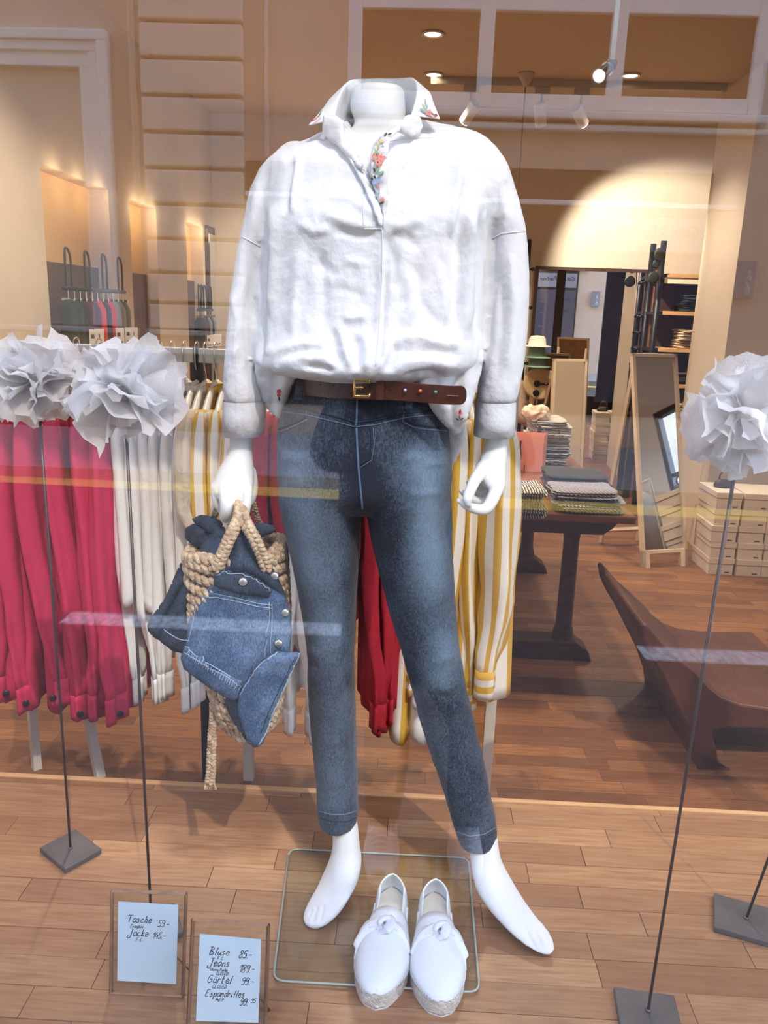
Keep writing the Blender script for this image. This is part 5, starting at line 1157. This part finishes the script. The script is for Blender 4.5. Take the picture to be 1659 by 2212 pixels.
def standing_mirror(bl, br, lean, Hh, lab, foot=.09, backlegs=True):
    bl, br = Vector(bl), Vector(br); u = (br-bl).normalized(); n_ = Vector((u.y, -u.x, 0))   # towards the window
    up = (Vector((0, 0, 1)) - n_*lean).normalized(); wd = (br-bl).length; fr_w, dp = .020, .035
    t = empty('standing_mirror', bl, lab, 'mirror')
    def P(a, b_, c_): return bl + u*a + up*b_ - n_*c_
    def bar(a0, b0, a1, b1, name, m=M_mfr):
        vs = [P(a0,b0,0), P(a1,b0,0), P(a1,b1,0), P(a0,b1,0), P(a0,b0,dp), P(a1,b0,dp), P(a1,b1,dp), P(a0,b1,dp)]
        MB().add(vs, [(0,1,2,3),(7,6,5,4),(0,4,5,1),(1,5,6,2),(2,6,7,3),(3,7,4,0)]).build(name, m, t)
    bar(0, 0, fr_w, Hh, 'frame_stile'); bar(wd-fr_w, 0, wd, Hh, 'frame_stile'); bar(0, foot, wd, foot+fr_w, 'frame_rail'); bar(0, Hh-fr_w, wd, Hh, 'frame_rail')
    bar(-.0, 0, .05, foot, 'foot'); bar(wd-.05, 0, wd, foot, 'foot')
    vs = [P(fr_w,foot+fr_w,.012), P(wd-fr_w,foot+fr_w,.012), P(wd-fr_w,Hh-fr_w,.012), P(fr_w,Hh-fr_w,.012)]; vs += [v - n_*.004 for v in vs]
    MB().add(vs, [(0,1,2,3),(7,6,5,4),(0,4,5,1),(1,5,6,2),(2,6,7,3),(3,7,4,0)]).build('mirror_glass', M_mirror, t)
    vs = [P(fr_w,foot,.022), P(wd-fr_w,foot,.022), P(wd-fr_w,Hh,.022), P(fr_w,Hh,.022)]; vs += [v - n_*.006 for v in vs]
    MB().add(vs, [(0,1,2,3),(7,6,5,4),(0,4,5,1),(1,5,6,2),(2,6,7,3),(3,7,4,0)]).build('back_board', M_wbr, t)
    if backlegs:
        for a in (.02, wd-.02):
            top_ = P(a, Hh*.92, dp); ft = bl + u*a - n_*.55; ft.z = ZS
            MB().tube([top_, ft+Vector((0, 0, .012))], .016, 4).build('back_leg', M_mfr, t)
        MB().tube([bl+u*.02-n_*.50+Vector((0,0,.11)), bl+u*(wd-.02)-n_*.50+Vector((0,0,.11))], .016, 4).build('stretcher', M_mfr, t)
    return t
standing_mirror(gr(1390,1228,ZS), gr(1487,1222,ZS), .29, 1.36, 'tall cream framed standing mirror beside the white shoe boxes')
standing_mirror((1.13, 6.28, ZS), (1.41, 6.36, ZS), .10, 1.20, 'narrow cream framed standing mirror in front of the wall mirror')
# round bag and hats by the peg post
M_tan = mat('tan_straw', rgb(226, 200, 150), .8, var=.1, vscale=40, bump=.3, bscale=90)
c = Vector(at(1166, 828, 6.55)); t = empty('round_bag', c, 'round tan bag with black fittings hanging beside the wall mirror', 'bag')
rx = Matrix.Rotation(PI/2, 4, 'X')
MB().lathe([(.001, .04), (.12, .04), (.13, .03), (.13, -.03), (.12, -.04), (.001, -.04)], c, 36, m=rx).build('bag_body', M_tan, t, bevel=.004)
for dx, dz, r in ((-.03, .0, .026), (-.03, -.075, .026)): MB().lathe([(.001, .052), (r, .05), (r, .03)], c+Vector((dx, 0, dz)), 18, m=rx).build('fitting', M_black, t)
MB().tube([c+Vector((-.03, -.055, 0)), c+Vector((.09, -.055, .0))], .009, 6).build('clasp_bar', M_black, t)
MB().tube(catmull([c+Vector((-.03, 0, .125)), c+Vector((-.05, .08, .22)), Vector((c.x-.09, 6.70, c.z+.30))], 5), .005, 6).build('shoulder_strap', M_black, t)
for py, m, lab in ((748, mat('cream_hat', rgb(228, 222, 206), .8), 'cream brimmed hat above the green hats'), (772, mat('green_hat', rgb(120, 150, 130), .8), 'grey green hat, upper of two under the cream hat'), (792, MATS['green_hat'], 'grey green hat, lower of two above the round bag')):
    c = Vector(at(1160, py, 6.5)); o = MB().lathe([(.001, .085), (.05, .08), (.065, .06), (.072, .012), (.11, .002), (.112, -.002), (.07, .004), (.001, .006)], c, 24).build('sun_hat', m, None, smooth=True); tag(o, lab, 'hat', 'hats beside the wall mirror')

# ---------------------------------------------------------------- ladder shelf
SX = 1.90
t = empty('ladder_shelf', (2.2, 6.7, ZS), 'shelf unit with black ladder posts and oak shelves of folded trousers', 'shelf')
for y in (6.58, 6.86):
    MB().tube([(SX, y, ZS), (SX, y, 1.76)], .024, 12).build('post', M_black, t, smooth=True)
    MB().tube([(2.75, y, ZS), (2.75, y, 1.76)], .024, 12).build('post', M_black, t, smooth=True)
MB().box((SX+.03, 6.90, ZS), (2.75, 6.93, 1.52)).build('back_board', mat('dark_back_board', rgb(66, 40, 28), .7), t)
SH = (1.52, 1.235, .948, .666, .38, .09)
for z in SH:
    MB().box((SX+.05, 6.56, z-.03), (2.73, 6.90, z)).build('shelf_board', M_oak, t, bevel=.002)
    MB().box((SX-.01, 6.58, z-.028), (SX+.10, 6.86, z-.004)).build('shelf_bracket', M_black, t)
MB().box((SX+.04, 6.57, 1.445), (2.73, 6.60, 1.49)).build('top_rail', mat('cream_rail', rgb(240, 222, 190), .5), t)
for i, (z, m, n, h, what) in enumerate(((SH[1], M_jdk, 5, .026, 'black folded jeans'), (SH[2], M_bge, 7, .021, 'beige folded trousers'), (SH[3], M_wlt, 4, .022, 'brown folded trousers'), (SH[4], MATS['cream_cloth'], 5, .026, 'pale pink folded pullover'))):
    for j, x in enumerate((2.22, 2.52)):
        pile((x, 6.70, z), .22, .24, n, h, m, what, 'trousers' if i < 3 else 'pullover', 'piles on the ladder shelf', 'folded_trousers' if i < 3 else 'folded_pullover', ('%s, %s pile' % (('second shelf', 'third shelf', 'fourth shelf', 'fifth shelf')[i], ('left', 'right')[j])), 40+i*3+j, .15 if i == 0 else 0)
# dark dried leaves hanging at the ladder
t = empty('leaf_sprig', (SX-.03, 6.555, 1.45), 'dark sprig of round leaves tied to the ladder shelf', 'plant')
M_leaf = mat('dark_leaf', rgb(44, 46, 32), .6)
MB().tube([(SX, 6.556, 1.28), (SX-.01, 6.55, 1.34), (SX-.03, 6.50, 1.50), (SX-.04, 6.49, 1.66)], .004, 6).build('stem', M_leaf, t)
for dx, dz, r in ((-.03, .20, .052), (-.06, .03, .048), (-.05, .13, .032)): MB().lathe([(.001, .003), (r*.7, .004), (r, 0), (r*.7, -.002), (.001, -.003)], (SX-.02+dx, 6.48, 1.45+dz), 20, m=rx @ Matrix.Rotation(.3, 4, 'Y')).build('leaf', M_leaf, t, smooth=True)

# ---------------------------------------------------------------- shoe boxes
M_box = mat('white_cardboard', rgb(222, 206, 186), .8, var=.04, vscale=8)
M_prn = mat('grey_print', rgb(90, 80, 74), .8)
def shoebox(x, y, z, w, d, h, rot, label, grp):
    g = empty('shoe_box', (x, y, z), label, 'box', grp); T = Matrix.Translation((x, y, z)) @ Matrix.Rotation(rot, 4, 'Z')
    MB().box((-w/2, -d/2, .0003), (w/2, d/2, h*.93), T).build('box_body', M_box, g)
    MB().box((-w/2-.004, -d/2-.004, h*.66), (w/2+.004, d/2+.004, h-.0002), T).build('lid', M_box, g, bevel=.002)
    MB().box((w*.16, -d/2-.0006, h*.10), (w*.36, -d/2, h*.18), T).build('printed_mark', M_prn, g)
cols = [(gr(1553, 1241, ZS), 5, 'left'), (gr(1612, 1244, ZS), 5, 'middle'), (gr(1668, 1247, ZS), 5, 'right')]
for (p, n, lab) in cols:
    for k in range(n):
        shoebox(p.x+rnd.uniform(-.006, .006)+.0, p.y+.15+rnd.uniform(-.005, .005), ZS+.104*k, .150, .30, .104, rnd.uniform(-.03, .03), 'white shoe box, %s from the floor in the %s column beside the standing mirror' % (ordn[k], lab), 'stacked white shoe boxes')
p = cols[0][0]; c = Vector((p.x+.01, p.y+.15, ZS+.104*5))
t = empty('small_handbag', c, 'small dark handbag with brown handle on the left column of shoe boxes', 'bag')
MB().loft([ell(c+Vector((0, 0, z)), Vector((w, 0, 0)), w*.5, 16) for w, z in ((.055, .001), (.062, .015), (.055, .035), (.035, .05))]).build('bag_body', mat('dark_leather', rgb(60, 48, 42), .5), t, smooth=True)
MB().tube(catmull([c+Vector((-.03, 0, .045)), c+Vector((-.025, 0, .085)), c+Vector((.01, 0, .11)), c+Vector((.045, 0, .08)), c+Vector((.05, 0, .04))], 5), .006, 8).build('handle', M_lea, t, smooth=True)

# ---------------------------------------------------------------- sculpted bench
M_bench = mat('brown_leather_hide', rgb(96, 58, 44), .5, var=.25, vscale=9, bump=.25, bscale=50)
YBn, YBk = 2.52, 3.2
q = lambda x, y: Vector(at(x, y, YBn))
outer = [q(*p) for p in ((1386,1352),(1392,1385),(1408,1420),(1428,1452),(1454,1505),(1487,1571),(1505,1626),(1510,1690),(1512,1750))]
foot_ = [Vector((outer[-1].x, YBn, ZS+.001)), Vector((outer[-1].x+.075, YBn, ZS+.001))]
inner = [q(*p) for p in ((1565,1750),(1559,1670),(1546,1612),(1538,1580),(1570,1572),(1680,1576),(1800,1580))]
topl = [q(*p) for p in ((1800,1532),(1660,1530),(1600,1522),(1560,1508),(1530,1485),(1505,1456),(1470,1424),(1434,1392),(1404,1356),(1394,1346))]
ring = outer+foot_+inner+topl
mb = MB(); n = len(ring)
f_ = [Vector(v) for v in ring]; b_ = [v+Vector((0, YBk-YBn, 0)) for v in ring]
mb.add(f_+b_, [tuple(range(n)), tuple(range(2*n-1, n-1, -1))] + [(i, n+i, n+(i+1) % n, (i+1) % n) for i in range(n)])
o = mb.build('sculpted_bench', M_bench, None, bevel=.012); tag(o, 'brown leather sculpted bench with curved upturned end at right', 'bench')

# ---------------------------------------------------------------- track lights, pendant, spot on a rod
M_trk = mat('grey_track', rgb(176, 164, 146), .5)
a, c = Vector(gr(930, 181, ZC-.03)), Vector(gr(1575, 189, ZC-.03)); yk = (a.y+c.y)/2; a.y = c.y = yk
t = empty('track_light', (a+c)/2, 'grey ceiling track carrying three spot heads', 'lamp')
MB().box((a.x, yk-.02, ZC-.045), (c.x, yk+.02, ZC)).build('track', M_trk, t, bevel=.003)
for px, py, tx, tz, on in ((1018, 250, -.6, 1.2, 1), (1172, 250, 1.3, 0.2, 0), (1258, 252, 2.1, 1.35, 1)):
    hx = at(px, 190, yk).x; top_ = Vector((hx, yk, ZC-.045)); tgt = Vector((tx, YB, tz)); hd = top_+Vector((0, .02, -.16)); d = (tgt-hd).normalized()
    MB().box((hx-.05, yk-.018, ZC-.085), (hx+.05, yk+.018, ZC-.045)).build('track_adapter', M_trk, t, bevel=.003)
    sp_ = MB().tube([top_, hd], .008, 8).build('spot_stem', M_trk, t, smooth=True)
    hb = MB().tube([hd-d*.07, hd+d*.07], .038, 20).build('spot_head', M_white, t, smooth=False)
    MB().tube([hd+d*.070, hd+d*.074], .034, 20).build('spot_lens', M_bulb if on else M_trk, hb)
    if on:
        l = bpy.data.lights.new('track_spot', 'SPOT'); l.energy = 230; l.spot_size = math.radians(74); l.spot_blend = .5; l.color = (1, .91, .78); l.shadow_soft_size = .03
        o = bpy.data.objects.new('track_spot_light', l); COL.objects.link(o); o.location = hd+d*.09; o.rotation_euler = d.to_track_quat('-Z', 'Y').to_euler(); o.parent = t; o.matrix_parent_inverse = t.matrix_basis.inverted()
p = Vector(gr(1137, 158, ZC)); t = empty('pendant_cord', p, 'white ceiling rose with a pendant cord hanging behind the shoulder', 'lamp')
MB().lathe([(.055, 0), (.05, -.015), (.012, -.075), (.004, -.08)], p, 20).build('ceiling_rose', mat('rose_paint', rgb(196, 178, 152), .5), t, smooth=True)
MB().tube([p+Vector((0, 0, -.07)), p+Vector((.0, 0, -1.05))], .004, 6).build('cord', mat('brown_cord', rgb(96, 66, 46), .6), t)
MB().lathe([(.002, .03), (.012, .025), (.012, -.02), (.002, -.024)], p+Vector((0, 0, -1.07)), 10).build('cord_end', M_black, t)
# spot on a rod from the window soffit
e_ = Vector(at(1322, 140, 1.55)); t = empty('rod_spotlight', e_, 'silver spotlight on a thin white rod at top right, lit', 'lamp')
MB().tube([e_, Vector((e_.x+.004, 1.55, 2.6))], .004, 8).build('rod', M_white, t, smooth=True)
h0 = Vector(at(1324, 138, 1.55)); h1 = Vector(at(1294, 164, 1.50)); d = (h1-h0).normalized()
MB().tube([h0-d*.004, h0+d*.014], .007, 12).build('spot_socket', M_chrome, t, smooth=True)
MB().tube([h0+d*.006, h1], [.008, .0115], 20).build('spot_reflector', M_chrome, t, smooth=False)
MB().tube([h1, h1+d*.0012], .0095, 20).build('spot_lens', M_bulb, t)
for k in range(6): MB().tube([h0+d*(.012+.003*k), h0+d*(.0135+.003*k)], .0105+.0002*k, 16).build('cooling_fin', M_chrome, t)

# ---------------------------------------------------------------- clothes in the alcoves of the left wall
M_g = [mat('dark_green_cloth', rgb(36, 42, 34), .9), mat('black_cloth', rgb(22, 20, 22), .9), mat('maroon_cloth', rgb(80, 22, 30), .9), mat('bright_red_cloth', rgb(196, 44, 48), .9), mat('grey_cloth', rgb(120, 118, 112), .9), mat('olive_cloth', rgb(90, 90, 60), .9)]
M_tagp = mat('price_tag_paper', rgb(226, 220, 210), .8)
seq1 = [0, 0, 1, 2, 2, 3, 1, 3, 4, 4, 5]; names = ['dark green', 'black', 'maroon', 'bright red', 'grey', 'olive']
cntc = {}
def alcove_rail(a, c, seq, nh, zt, lab, tags):
    xw = XL-.075
    for k in range(nh):
        y = a+.04+(c-a-.14)*k/max(1, nh-1)
        o = MB().tube(catmull([(xw+.145, y, zt-.17), (xw+.145, y, zt-.02), (xw+.14, y+.03, zt+.02), (xw+.145, y+.06, zt-.02), (xw+.145, y+.06, zt-.16)], 5), .0055, 6).build('rail_hook', M_black, None, smooth=True)
        tag(o, 'black wire hook, %s from the left, in the %s alcove' % (ordn[k], lab), 'hook', 'black hooks in the alcoves')
    o = MB().tube([(xw+.145, a+.01, zt-.165), (xw+.145, c-.01, zt-.165)], .010, 8).build('alcove_rail', M_black, None, smooth=True); tag(o, 'black rail under the hooks in the %s alcove' % lab, 'rail')
    for k, i in enumerate(seq):
        y = a+.05+(c-a-.10)*k/(len(seq)-1); kk = (lab, names[i]); cntc[kk] = cntc.get(kk, 0)+1
        g = empty('hanging_trousers', (xw+.145, y, zt-.165), '%s garment on a silver clip in the %s alcove, %s from its near end' % (names[i], lab, ordn[k]), 'trousers', 'clothes in the alcoves')
        rg = [[Vector((xw+.145+wx*math.cos(q_), y+(wy+.004*math.sin(4*q_+k))*math.sin(q_), z)) for q_ in (2*PI*j/16 for j in range(16))] for wx, wy, z in ((.02, .012, zt-.22), (.042, .018, zt-.26), (.05, .020, zt-.6), (.05, .020, zt-1.05), (.05, .02, ZS+.2))]
        MB().loft(rg).build('cloth', M_g[i], g, smooth=True)
        MB().tube([(xw+.145, y, zt-.155), (xw+.145, y, zt-.21)], .003, 6).tube([(xw+.115, y, zt-.215), (xw+.175, y, zt-.215)], .008, 6).build('clip_hanger', M_chrome, g)
        if k in tags:
            T = Matrix.Translation((xw+.205, y-.01, zt-.40)) @ Matrix.Rotation(.45, 4, 'Z')
            MB().box((-.022, -.001, -.045), (.022, .001, .045), T).build('price_tag', M_tagp, g)
            MB().box((-.014, -.0016, -.034), (.014, -.001, -.024), T).box((-.014, -.0016, .0), (.002, -.001, .02), T).build('tag_print', M_prn, g)
alcove_rail(3.80, 4.62, seq1, 4, 1.385, 'nearest', (2, 3, 7, 9, 10))
alcove_rail(6.15, 6.62, [1, 2, 0, 4, 1, 4], 5, 1.29, 'farthest', (1, 2, 3, 4, 5))
# dark framed mirror leaning at the far end of the left wall
t = empty('leaning_mirror', (XL+.03, 6.8, ZS), 'dark framed tall mirror on the left wall past the alcoves', 'mirror')
MB().box((XL+.002, 6.68, ZS+.2), (XL+.03, 6.90, 1.78)).build('frame', M_edge, t, bevel=.004)
MB().box((XL+.031, 6.71, ZS+.25), (XL+.034, 6.88, 1.72)).build('mirror_glass', M_mirror, t)
# a light switch plate seen on the far wall of the middle alcove
o = MB().box((XL-.10, 5.06, 1.46), (XL-.094, 5.10, 1.60)).build('switch_plate', M_white, None, bevel=.002); tag(o, 'small white switch plate in the middle alcove', 'switch')

# a rack of beige tops by the side wall, seen in the standing mirror
t = empty('clothes_rack', (3.75, 2.9, ZS), 'white clothes rack of beige tops by the side wall, seen in the standing mirror', 'clothes rack')
MB().tube([(3.75, 2.35, .98), (3.75, 3.35, .98)], .014, 8).build('rail', M_raild, t)
for y in (2.35, 3.35): MB().tube([(3.75, y, .98), (3.75, y, ZS)], .014, 8).build('post', M_raild, t)
for k in range(8):
    y = 2.45+.11*k; g = empty('beige_top', (3.75, y, .95), 'beige top by the side wall seen in the standing mirror, %s from the window' % ordn[k], 'top', 'beige tops by the side wall')
    MB().loft([[Vector((3.75+wx*math.cos(a), y+(wy+.006*math.sin(3*a+k))*math.sin(a), z)) for a in (2*PI*j/18 for j in range(18))] for wx, wy, z in ((.05, .012, .90), (.16, .022, .86), (.21, .03, .78), (.215, .035, .5), (.22, .035, .28))]).build('body', M_beige if k % 3 else M_wht, g, smooth=True)
    MB().tube([(3.75, y, .999), (3.75, y, .90)], .003, 6).build('hanger_hook', M_chrome, g)

# ================================================================ THE PHOTOGRAPHER IN THE STREET, seen in the pane
M_skin = mat('skin', rgb(214, 170, 144), .55)
M_trs = mat('dark_trousers', rgb(44, 42, 48), .85); M_top = mat('dark_top', rgb(52, 50, 56), .85, bump=.2)
M_hair = mat('brown_hair', rgb(74, 52, 38), .7, bump=.4, bscale=90)
M_snk = mat('pale_sneaker', rgb(214, 208, 206), .7); M_lace = mat('white_lace', rgb(236, 234, 232), .8)
PX, PYc = .030, -.26
ph_ = empty('person', (PX, PYc, ZS), 'person in dark clothes and pale sneakers holding up a phone, reflected in the pane', 'person')
def chain(mb, pts, rr, n=14):
    C = catmull([Vector(p) for p in pts], 5); R_ = [v.x for v in catmull([Vector((r, 0, 0)) for r in rr], 5)]
    mb.tube(C, R_, n)
    for p, q_ in ((C[0], R_[0]), (C[-1], R_[-1])): mb.lathe([(q_*math.sin(a), -q_*math.cos(a)) for a in (PI*j/8+.001 for j in range(9))], p, 12)
mb = MB()   # body: head, neck, trunk, arms, hands, legs
hc = Vector((PX, PYc+.02, 1.24))
mb.lathe([(.001, -.115), (.045, -.105), (.062, -.07), (.074, -.02), (.078, .03), (.070, .075), (.045, .105), (.001, .115)], hc, 20)
mb.lathe([(.001, -.02), (.013, -.012), (.016, 0), (.001, .03)], hc+Vector((0, .08, -.015)), 10)
for s in (-1, 1): mb.lathe([(.001, -.028), (.014, -.015), (.014, .015), (.001, .028)], hc+Vector((s*.077, -.005, -.01)), 8)
chain(mb, [(PX, PYc, 1.00), (PX, PYc+.005, 1.06), (PX, PYc+.015, 1.16)], [.06, .052, .05])
for z, w, d in ((.98, .17, .09), (.80, .17, .11), (.60, .14, .095), (.48, .165, .11)): pass
mb.loft([ell(Vector((PX, PYc, z)), Vector((w, 0, 0)), d, 24, 2.3) for z, w, d in ((1.03, .08, .05), (.99, .17, .08), (.90, .185, .105), (.78, .165, .11), (.64, .135, .095), (.52, .165, .11), (.42, .17, .11))])
feet = ((-.035, -.03), (.205, -.02))
for s, (fx, fy) in zip((-1, 1), feet):
    chain(mb, [(PX+s*.085, PYc, .46), (PX+s*.10, PYc+.01, .25), (fx, PYc+.03, .08), (fx, PYc+.035, -.12), (fx, PYc+.03, -.28)], [.09, .078, .052, .05, .035])
    e_ = Vector((PX+s*.24, PYc+.02, .80)); hnd = Vector((s*.052, -.055, 1.115))
    chain(mb, [(PX+s*.175, PYc, .97), (PX+s*.215, PYc+.005, .88), e_, e_.lerp(hnd, .5), hnd-Vector((0, .01, .02))], [.048, .043, .038, .034, .024])
    # hand closed on the edge of the phone: palm, four fingers and thumb
    chain(mb, [hnd-Vector((0, .01, .02)), hnd+Vector((-s*.006, .0, .025)), hnd+Vector((-s*.008, .004, .05))], [.024, .026, .02])
    for k, (dz, L_) in enumerate(((.055, .060), (.038, .066), (.020, .062), (.004, .050))):
        b0 = hnd+Vector((0, .0, dz)); chain(mb, [b0, b0+Vector((s*.004, .028, 0)), b0+Vector((-s*.012, .042, 0)), b0+Vector((-s*.036, .043, -.002))], [.0088, .0085, .0078, .0065], 8)
    chain(mb, [hnd+Vector((-s*.004, -.012, .01)), hnd+Vector((-s*.018, -.018, .035)), hnd+Vector((-s*.034, -.014, .058))], [.011, .010, .008], 8)
fuse('body', mb, M_skin, ph_, .006, 3)
for s in (-1, 1):
    MB().lathe([(.001, -.011), (.011, 0), (.001, .011)], hc+Vector((s*.030, .066, .004)), 10).build('eye', mat('eye_dark', rgb(50, 40, 36), .3), ph_, smooth=True)
MB().tube(catmull([hc+Vector((-.024, .064, -.062)), hc+Vector((0, .072, -.064)), hc+Vector((.024, .064, -.062))], 4), .005, 6).build('mouth', mat('lips', rgb(170, 96, 88), .5), ph_, smooth=True)
mb = MB(); mb.lathe([(.086*math.sin(a), .088-.088*math.cos(a)-.058) for a in (PI*j/12+.001 for j in range(8, 13))] + [(.001, .13)], hc+Vector((0, -.014, .03)), 20)
for k in range(15):
    a = PI+PI*(k/14); p0 = hc+Vector((.07*math.cos(a), .06*math.sin(a)-.01, .09)); chain(mb, [p0, hc+Vector((.088*math.cos(a), .085*math.sin(a)-.01, .0)), hc+Vector((.09*math.cos(a), .085*math.sin(a)-.01, -.13))], [.02, .02, .012], 8)
fuse('hair', mb, M_hair, ph_, .007, 3)
mb = MB(); mb.loft([ell(Vector((PX, PYc, z)), Vector((w, 0, 0)), d, 28, 2.4) for z, w, d in ((1.045, .075, .06), (1.0, .175, .09), (.90, .21, .118), (.78, .215, .122), (.64, .215, .122), (.50, .21, .13), (.34, .20, .14), (.21, .195, .145))])
for s in (-1, 1):
    e_ = Vector((PX+s*.24, PYc+.02, .80)); hnd = Vector((s*.052, -.055, 1.115))
    chain(mb, [(PX+s*.165, PYc, .975), (PX+s*.215, PYc+.005, .88), e_, e_.lerp(hnd, .5), e_.lerp(hnd, .82)], [.062, .058, .052, .046, .038])
fuse('coat', mb, M_top, ph_, .008, 3)
mb = MB(); mb.loft([ell(Vector((PX, PYc, z)), Vector((w, 0, 0)), d, 28, 2.4) for z, w, d in ((.50, .175, .118), (.42, .185, .125), (.36, .17, .12))])
for s, (fx, fy) in zip((-1, 1), feet):
    chain(mb, [(PX+s*.085, PYc, .42), (PX+s*.11, PYc+.01, .22), (fx, PYc+.03, .06), (fx, PYc+.035, -.12), (fx, PYc+.03, -.245)], [.102, .092, .070, .062, .050])
fuse('trousers', mb, M_trs, ph_, .008, 3)
for s, (fx, fy) in zip((-1, 1), feet):
    sn = []
    def so_(g, z): return [Vector((fx + (.040+g+.008*math.sin(PI*max(0, t)))*math.sin(a)*1.0, PYc-.06+.14*(1+math.cos(a)*-1)+.0, z)) for a, t in ((2*PI*k/28, (1-math.cos(2*PI*k/28))/2) for k in range(28))]
    o = MB().loft([so_(.001, ZS+.001), so_(.004, ZS+.012), so_(.002, ZS+.028)]).build('sneaker_sole', M_lace, ph_, smooth=True)
    rg = []
    for k in range(13):
        t = k/12; y = PYc-.055+.268*t; w = .040+.006*math.sin(PI*t) if t < .85 else .040-(t-.85)*.12; h = .085-.02*t if t < .45 else .076-(t-.45)*.085
        rg.append([Vector((fx+w*math.cos(a), y, ZS+.024+max(.016, h)*max(0, math.sin(a))**.8)) for a in (PI*j/14 for j in range(15))])
    MB().loft(rg, closed=False).build('sneaker_upper', M_snk, ph_, smooth=True)
    for k in range(5):
        t = .45+.07*k; y = PYc-.055+.268*t; h = .076-(t-.45)*.085
        MB().tube(catmull([Vector((fx-.026, y, ZS+.024+h*.84)), Vector((fx, y+.004, ZS+.026+h*1.02)), Vector((fx+.026, y, ZS+.024+h*.84))], 4), .0035, 6).build('lace', M_lace, ph_, smooth=True)
o = MB().box((-.075, -.034, 1.132), (.075, -.026, 1.208)).build('phone', M_black, None, bevel=.003); tag(o, 'dark phone held up sideways by the person in the street', 'phone')

# ---------------------------------------------------------------- name plates of the house opposite
M_wht_p = mat('white_lettering', rgb(224, 222, 220), .6)
M_gplate = mat('clear_grey_plate', rgb(150, 146, 152), .35)
def plate(x0, x1, z0, z1, m, lab, lines, ink, mirror=True):
    g = empty('name_plate', ((x0+x1)/2, YF, z0), lab, 'sign')
    MB().box((x0, YF-.035, z0), (x1, YF+.02, z1)).build('board', m, g, bevel=.006)
    mb = MB()
    for text, x, z, h in lines: write(mb, text, lambda a, b_: Vector((x1-a, YF+.0215, z0+b_)), x, z, h, h*.06, .0, 1.0)
    tag(mb.build('lettering', ink, g), None, None, None, 'stuff'); return g
plate(2.02, 3.00, 1.86, 2.20, M_gplate, 'grey name plate with a firm name above the dark plate across the street', [('Götz & Partner', .06, .16, .105)], M_ink)
plate(2.02, 3.00, .25, 1.80, M_plate, 'tall dark name plate with rows of names across the street', [('Uwe Dietz', .12, 1.30, .07), ('Thomas', .12, 1.02, .07), ('BGW', .12, .28, .09)], M_ink)
plate(3.40, 3.60, 1.42, 1.80, M_gplate, 'small grey plate with a white number beside the name plates', [('&', .04, .19, .09), ('6', .04, .05, .11)], M_wht_p)
# ================================================================ LAMPS
def spot(name, loc, target, energy, size, blend=.5, col=(1, .78, .52), rad=.03):
    l = bpy.data.lights.new(name, 'SPOT'); l.energy = energy; l.spot_size = math.radians(size); l.spot_blend = blend; l.color = col; l.shadow_soft_size = rad
    o = bpy.data.objects.new(name, l); COL.objects.link(o); o.location = loc
    o.rotation_euler = (Vector(target)-Vector(loc)).to_track_quat('-Z', 'Y').to_euler(); return o
DL = [(gr(935, 72, ZC), 'recessed ceiling downlight nearest the window, left of the trio', 170), (gr(937, 160, ZC), 'recessed ceiling downlight behind the collar of the mannequin', 170), (gr(1362, 162, ZC), 'recessed ceiling downlight right of the spot on its rod', 170), ((-.9, 3.3, ZC), 'added ceiling downlight above the left clothes rack, unseen, out of the picture', 170), ((.5, 3.3, ZC), 'added ceiling downlight above the table front, unseen, out of the picture', 170), ((2.6, 3.2, ZC), 'added ceiling downlight above the sculpted bench, unseen, out of the picture', 170)]  # the last three are added out of view to light the shop
for p, lb, en in DL:
    p = Vector(p)
    t = empty('ceiling_downlight', p, lb or 'added ceiling downlight out of the picture', 'lamp', 'recessed downlights')
    MB().lathe([(.062, .0), (.066, -.008), (.05, -.010), (.046, .0)], p, 24, cap=False).build('lamp_ring', M_lampring, t, smooth=True)
    MB().lathe([(.0005, -.002), (.045, -.003), (.045, 0.0)], p, 20).build('bulb', M_bulb, t)
    l = bpy.data.lights.new('downlight', 'SPOT'); l.energy = en; l.spot_size = math.radians(110); l.spot_blend = .7; l.color = (1, .86, .68); l.shadow_soft_size = .05
    o = bpy.data.objects.new('downlight_light', l); COL.objects.link(o); o.location = p + Vector((0, 0, -.02)); o.parent = t; o.matrix_parent_inverse = t.matrix_basis.inverted()
for a, b in alc:  # added bare point lights without fittings, for an even warm glow in the alcoves
    for k in range(3):
        l = bpy.data.lights.new('alcove_glow_point', 'POINT'); l.energy = .8; l.color = (1, .76, .48); l.shadow_soft_size = .04
        o = bpy.data.objects.new('alcove_glow_point', l); COL.objects.link(o); o.location = (XL+.06, a+(b-a)*(k+.5)/3, 1.71)
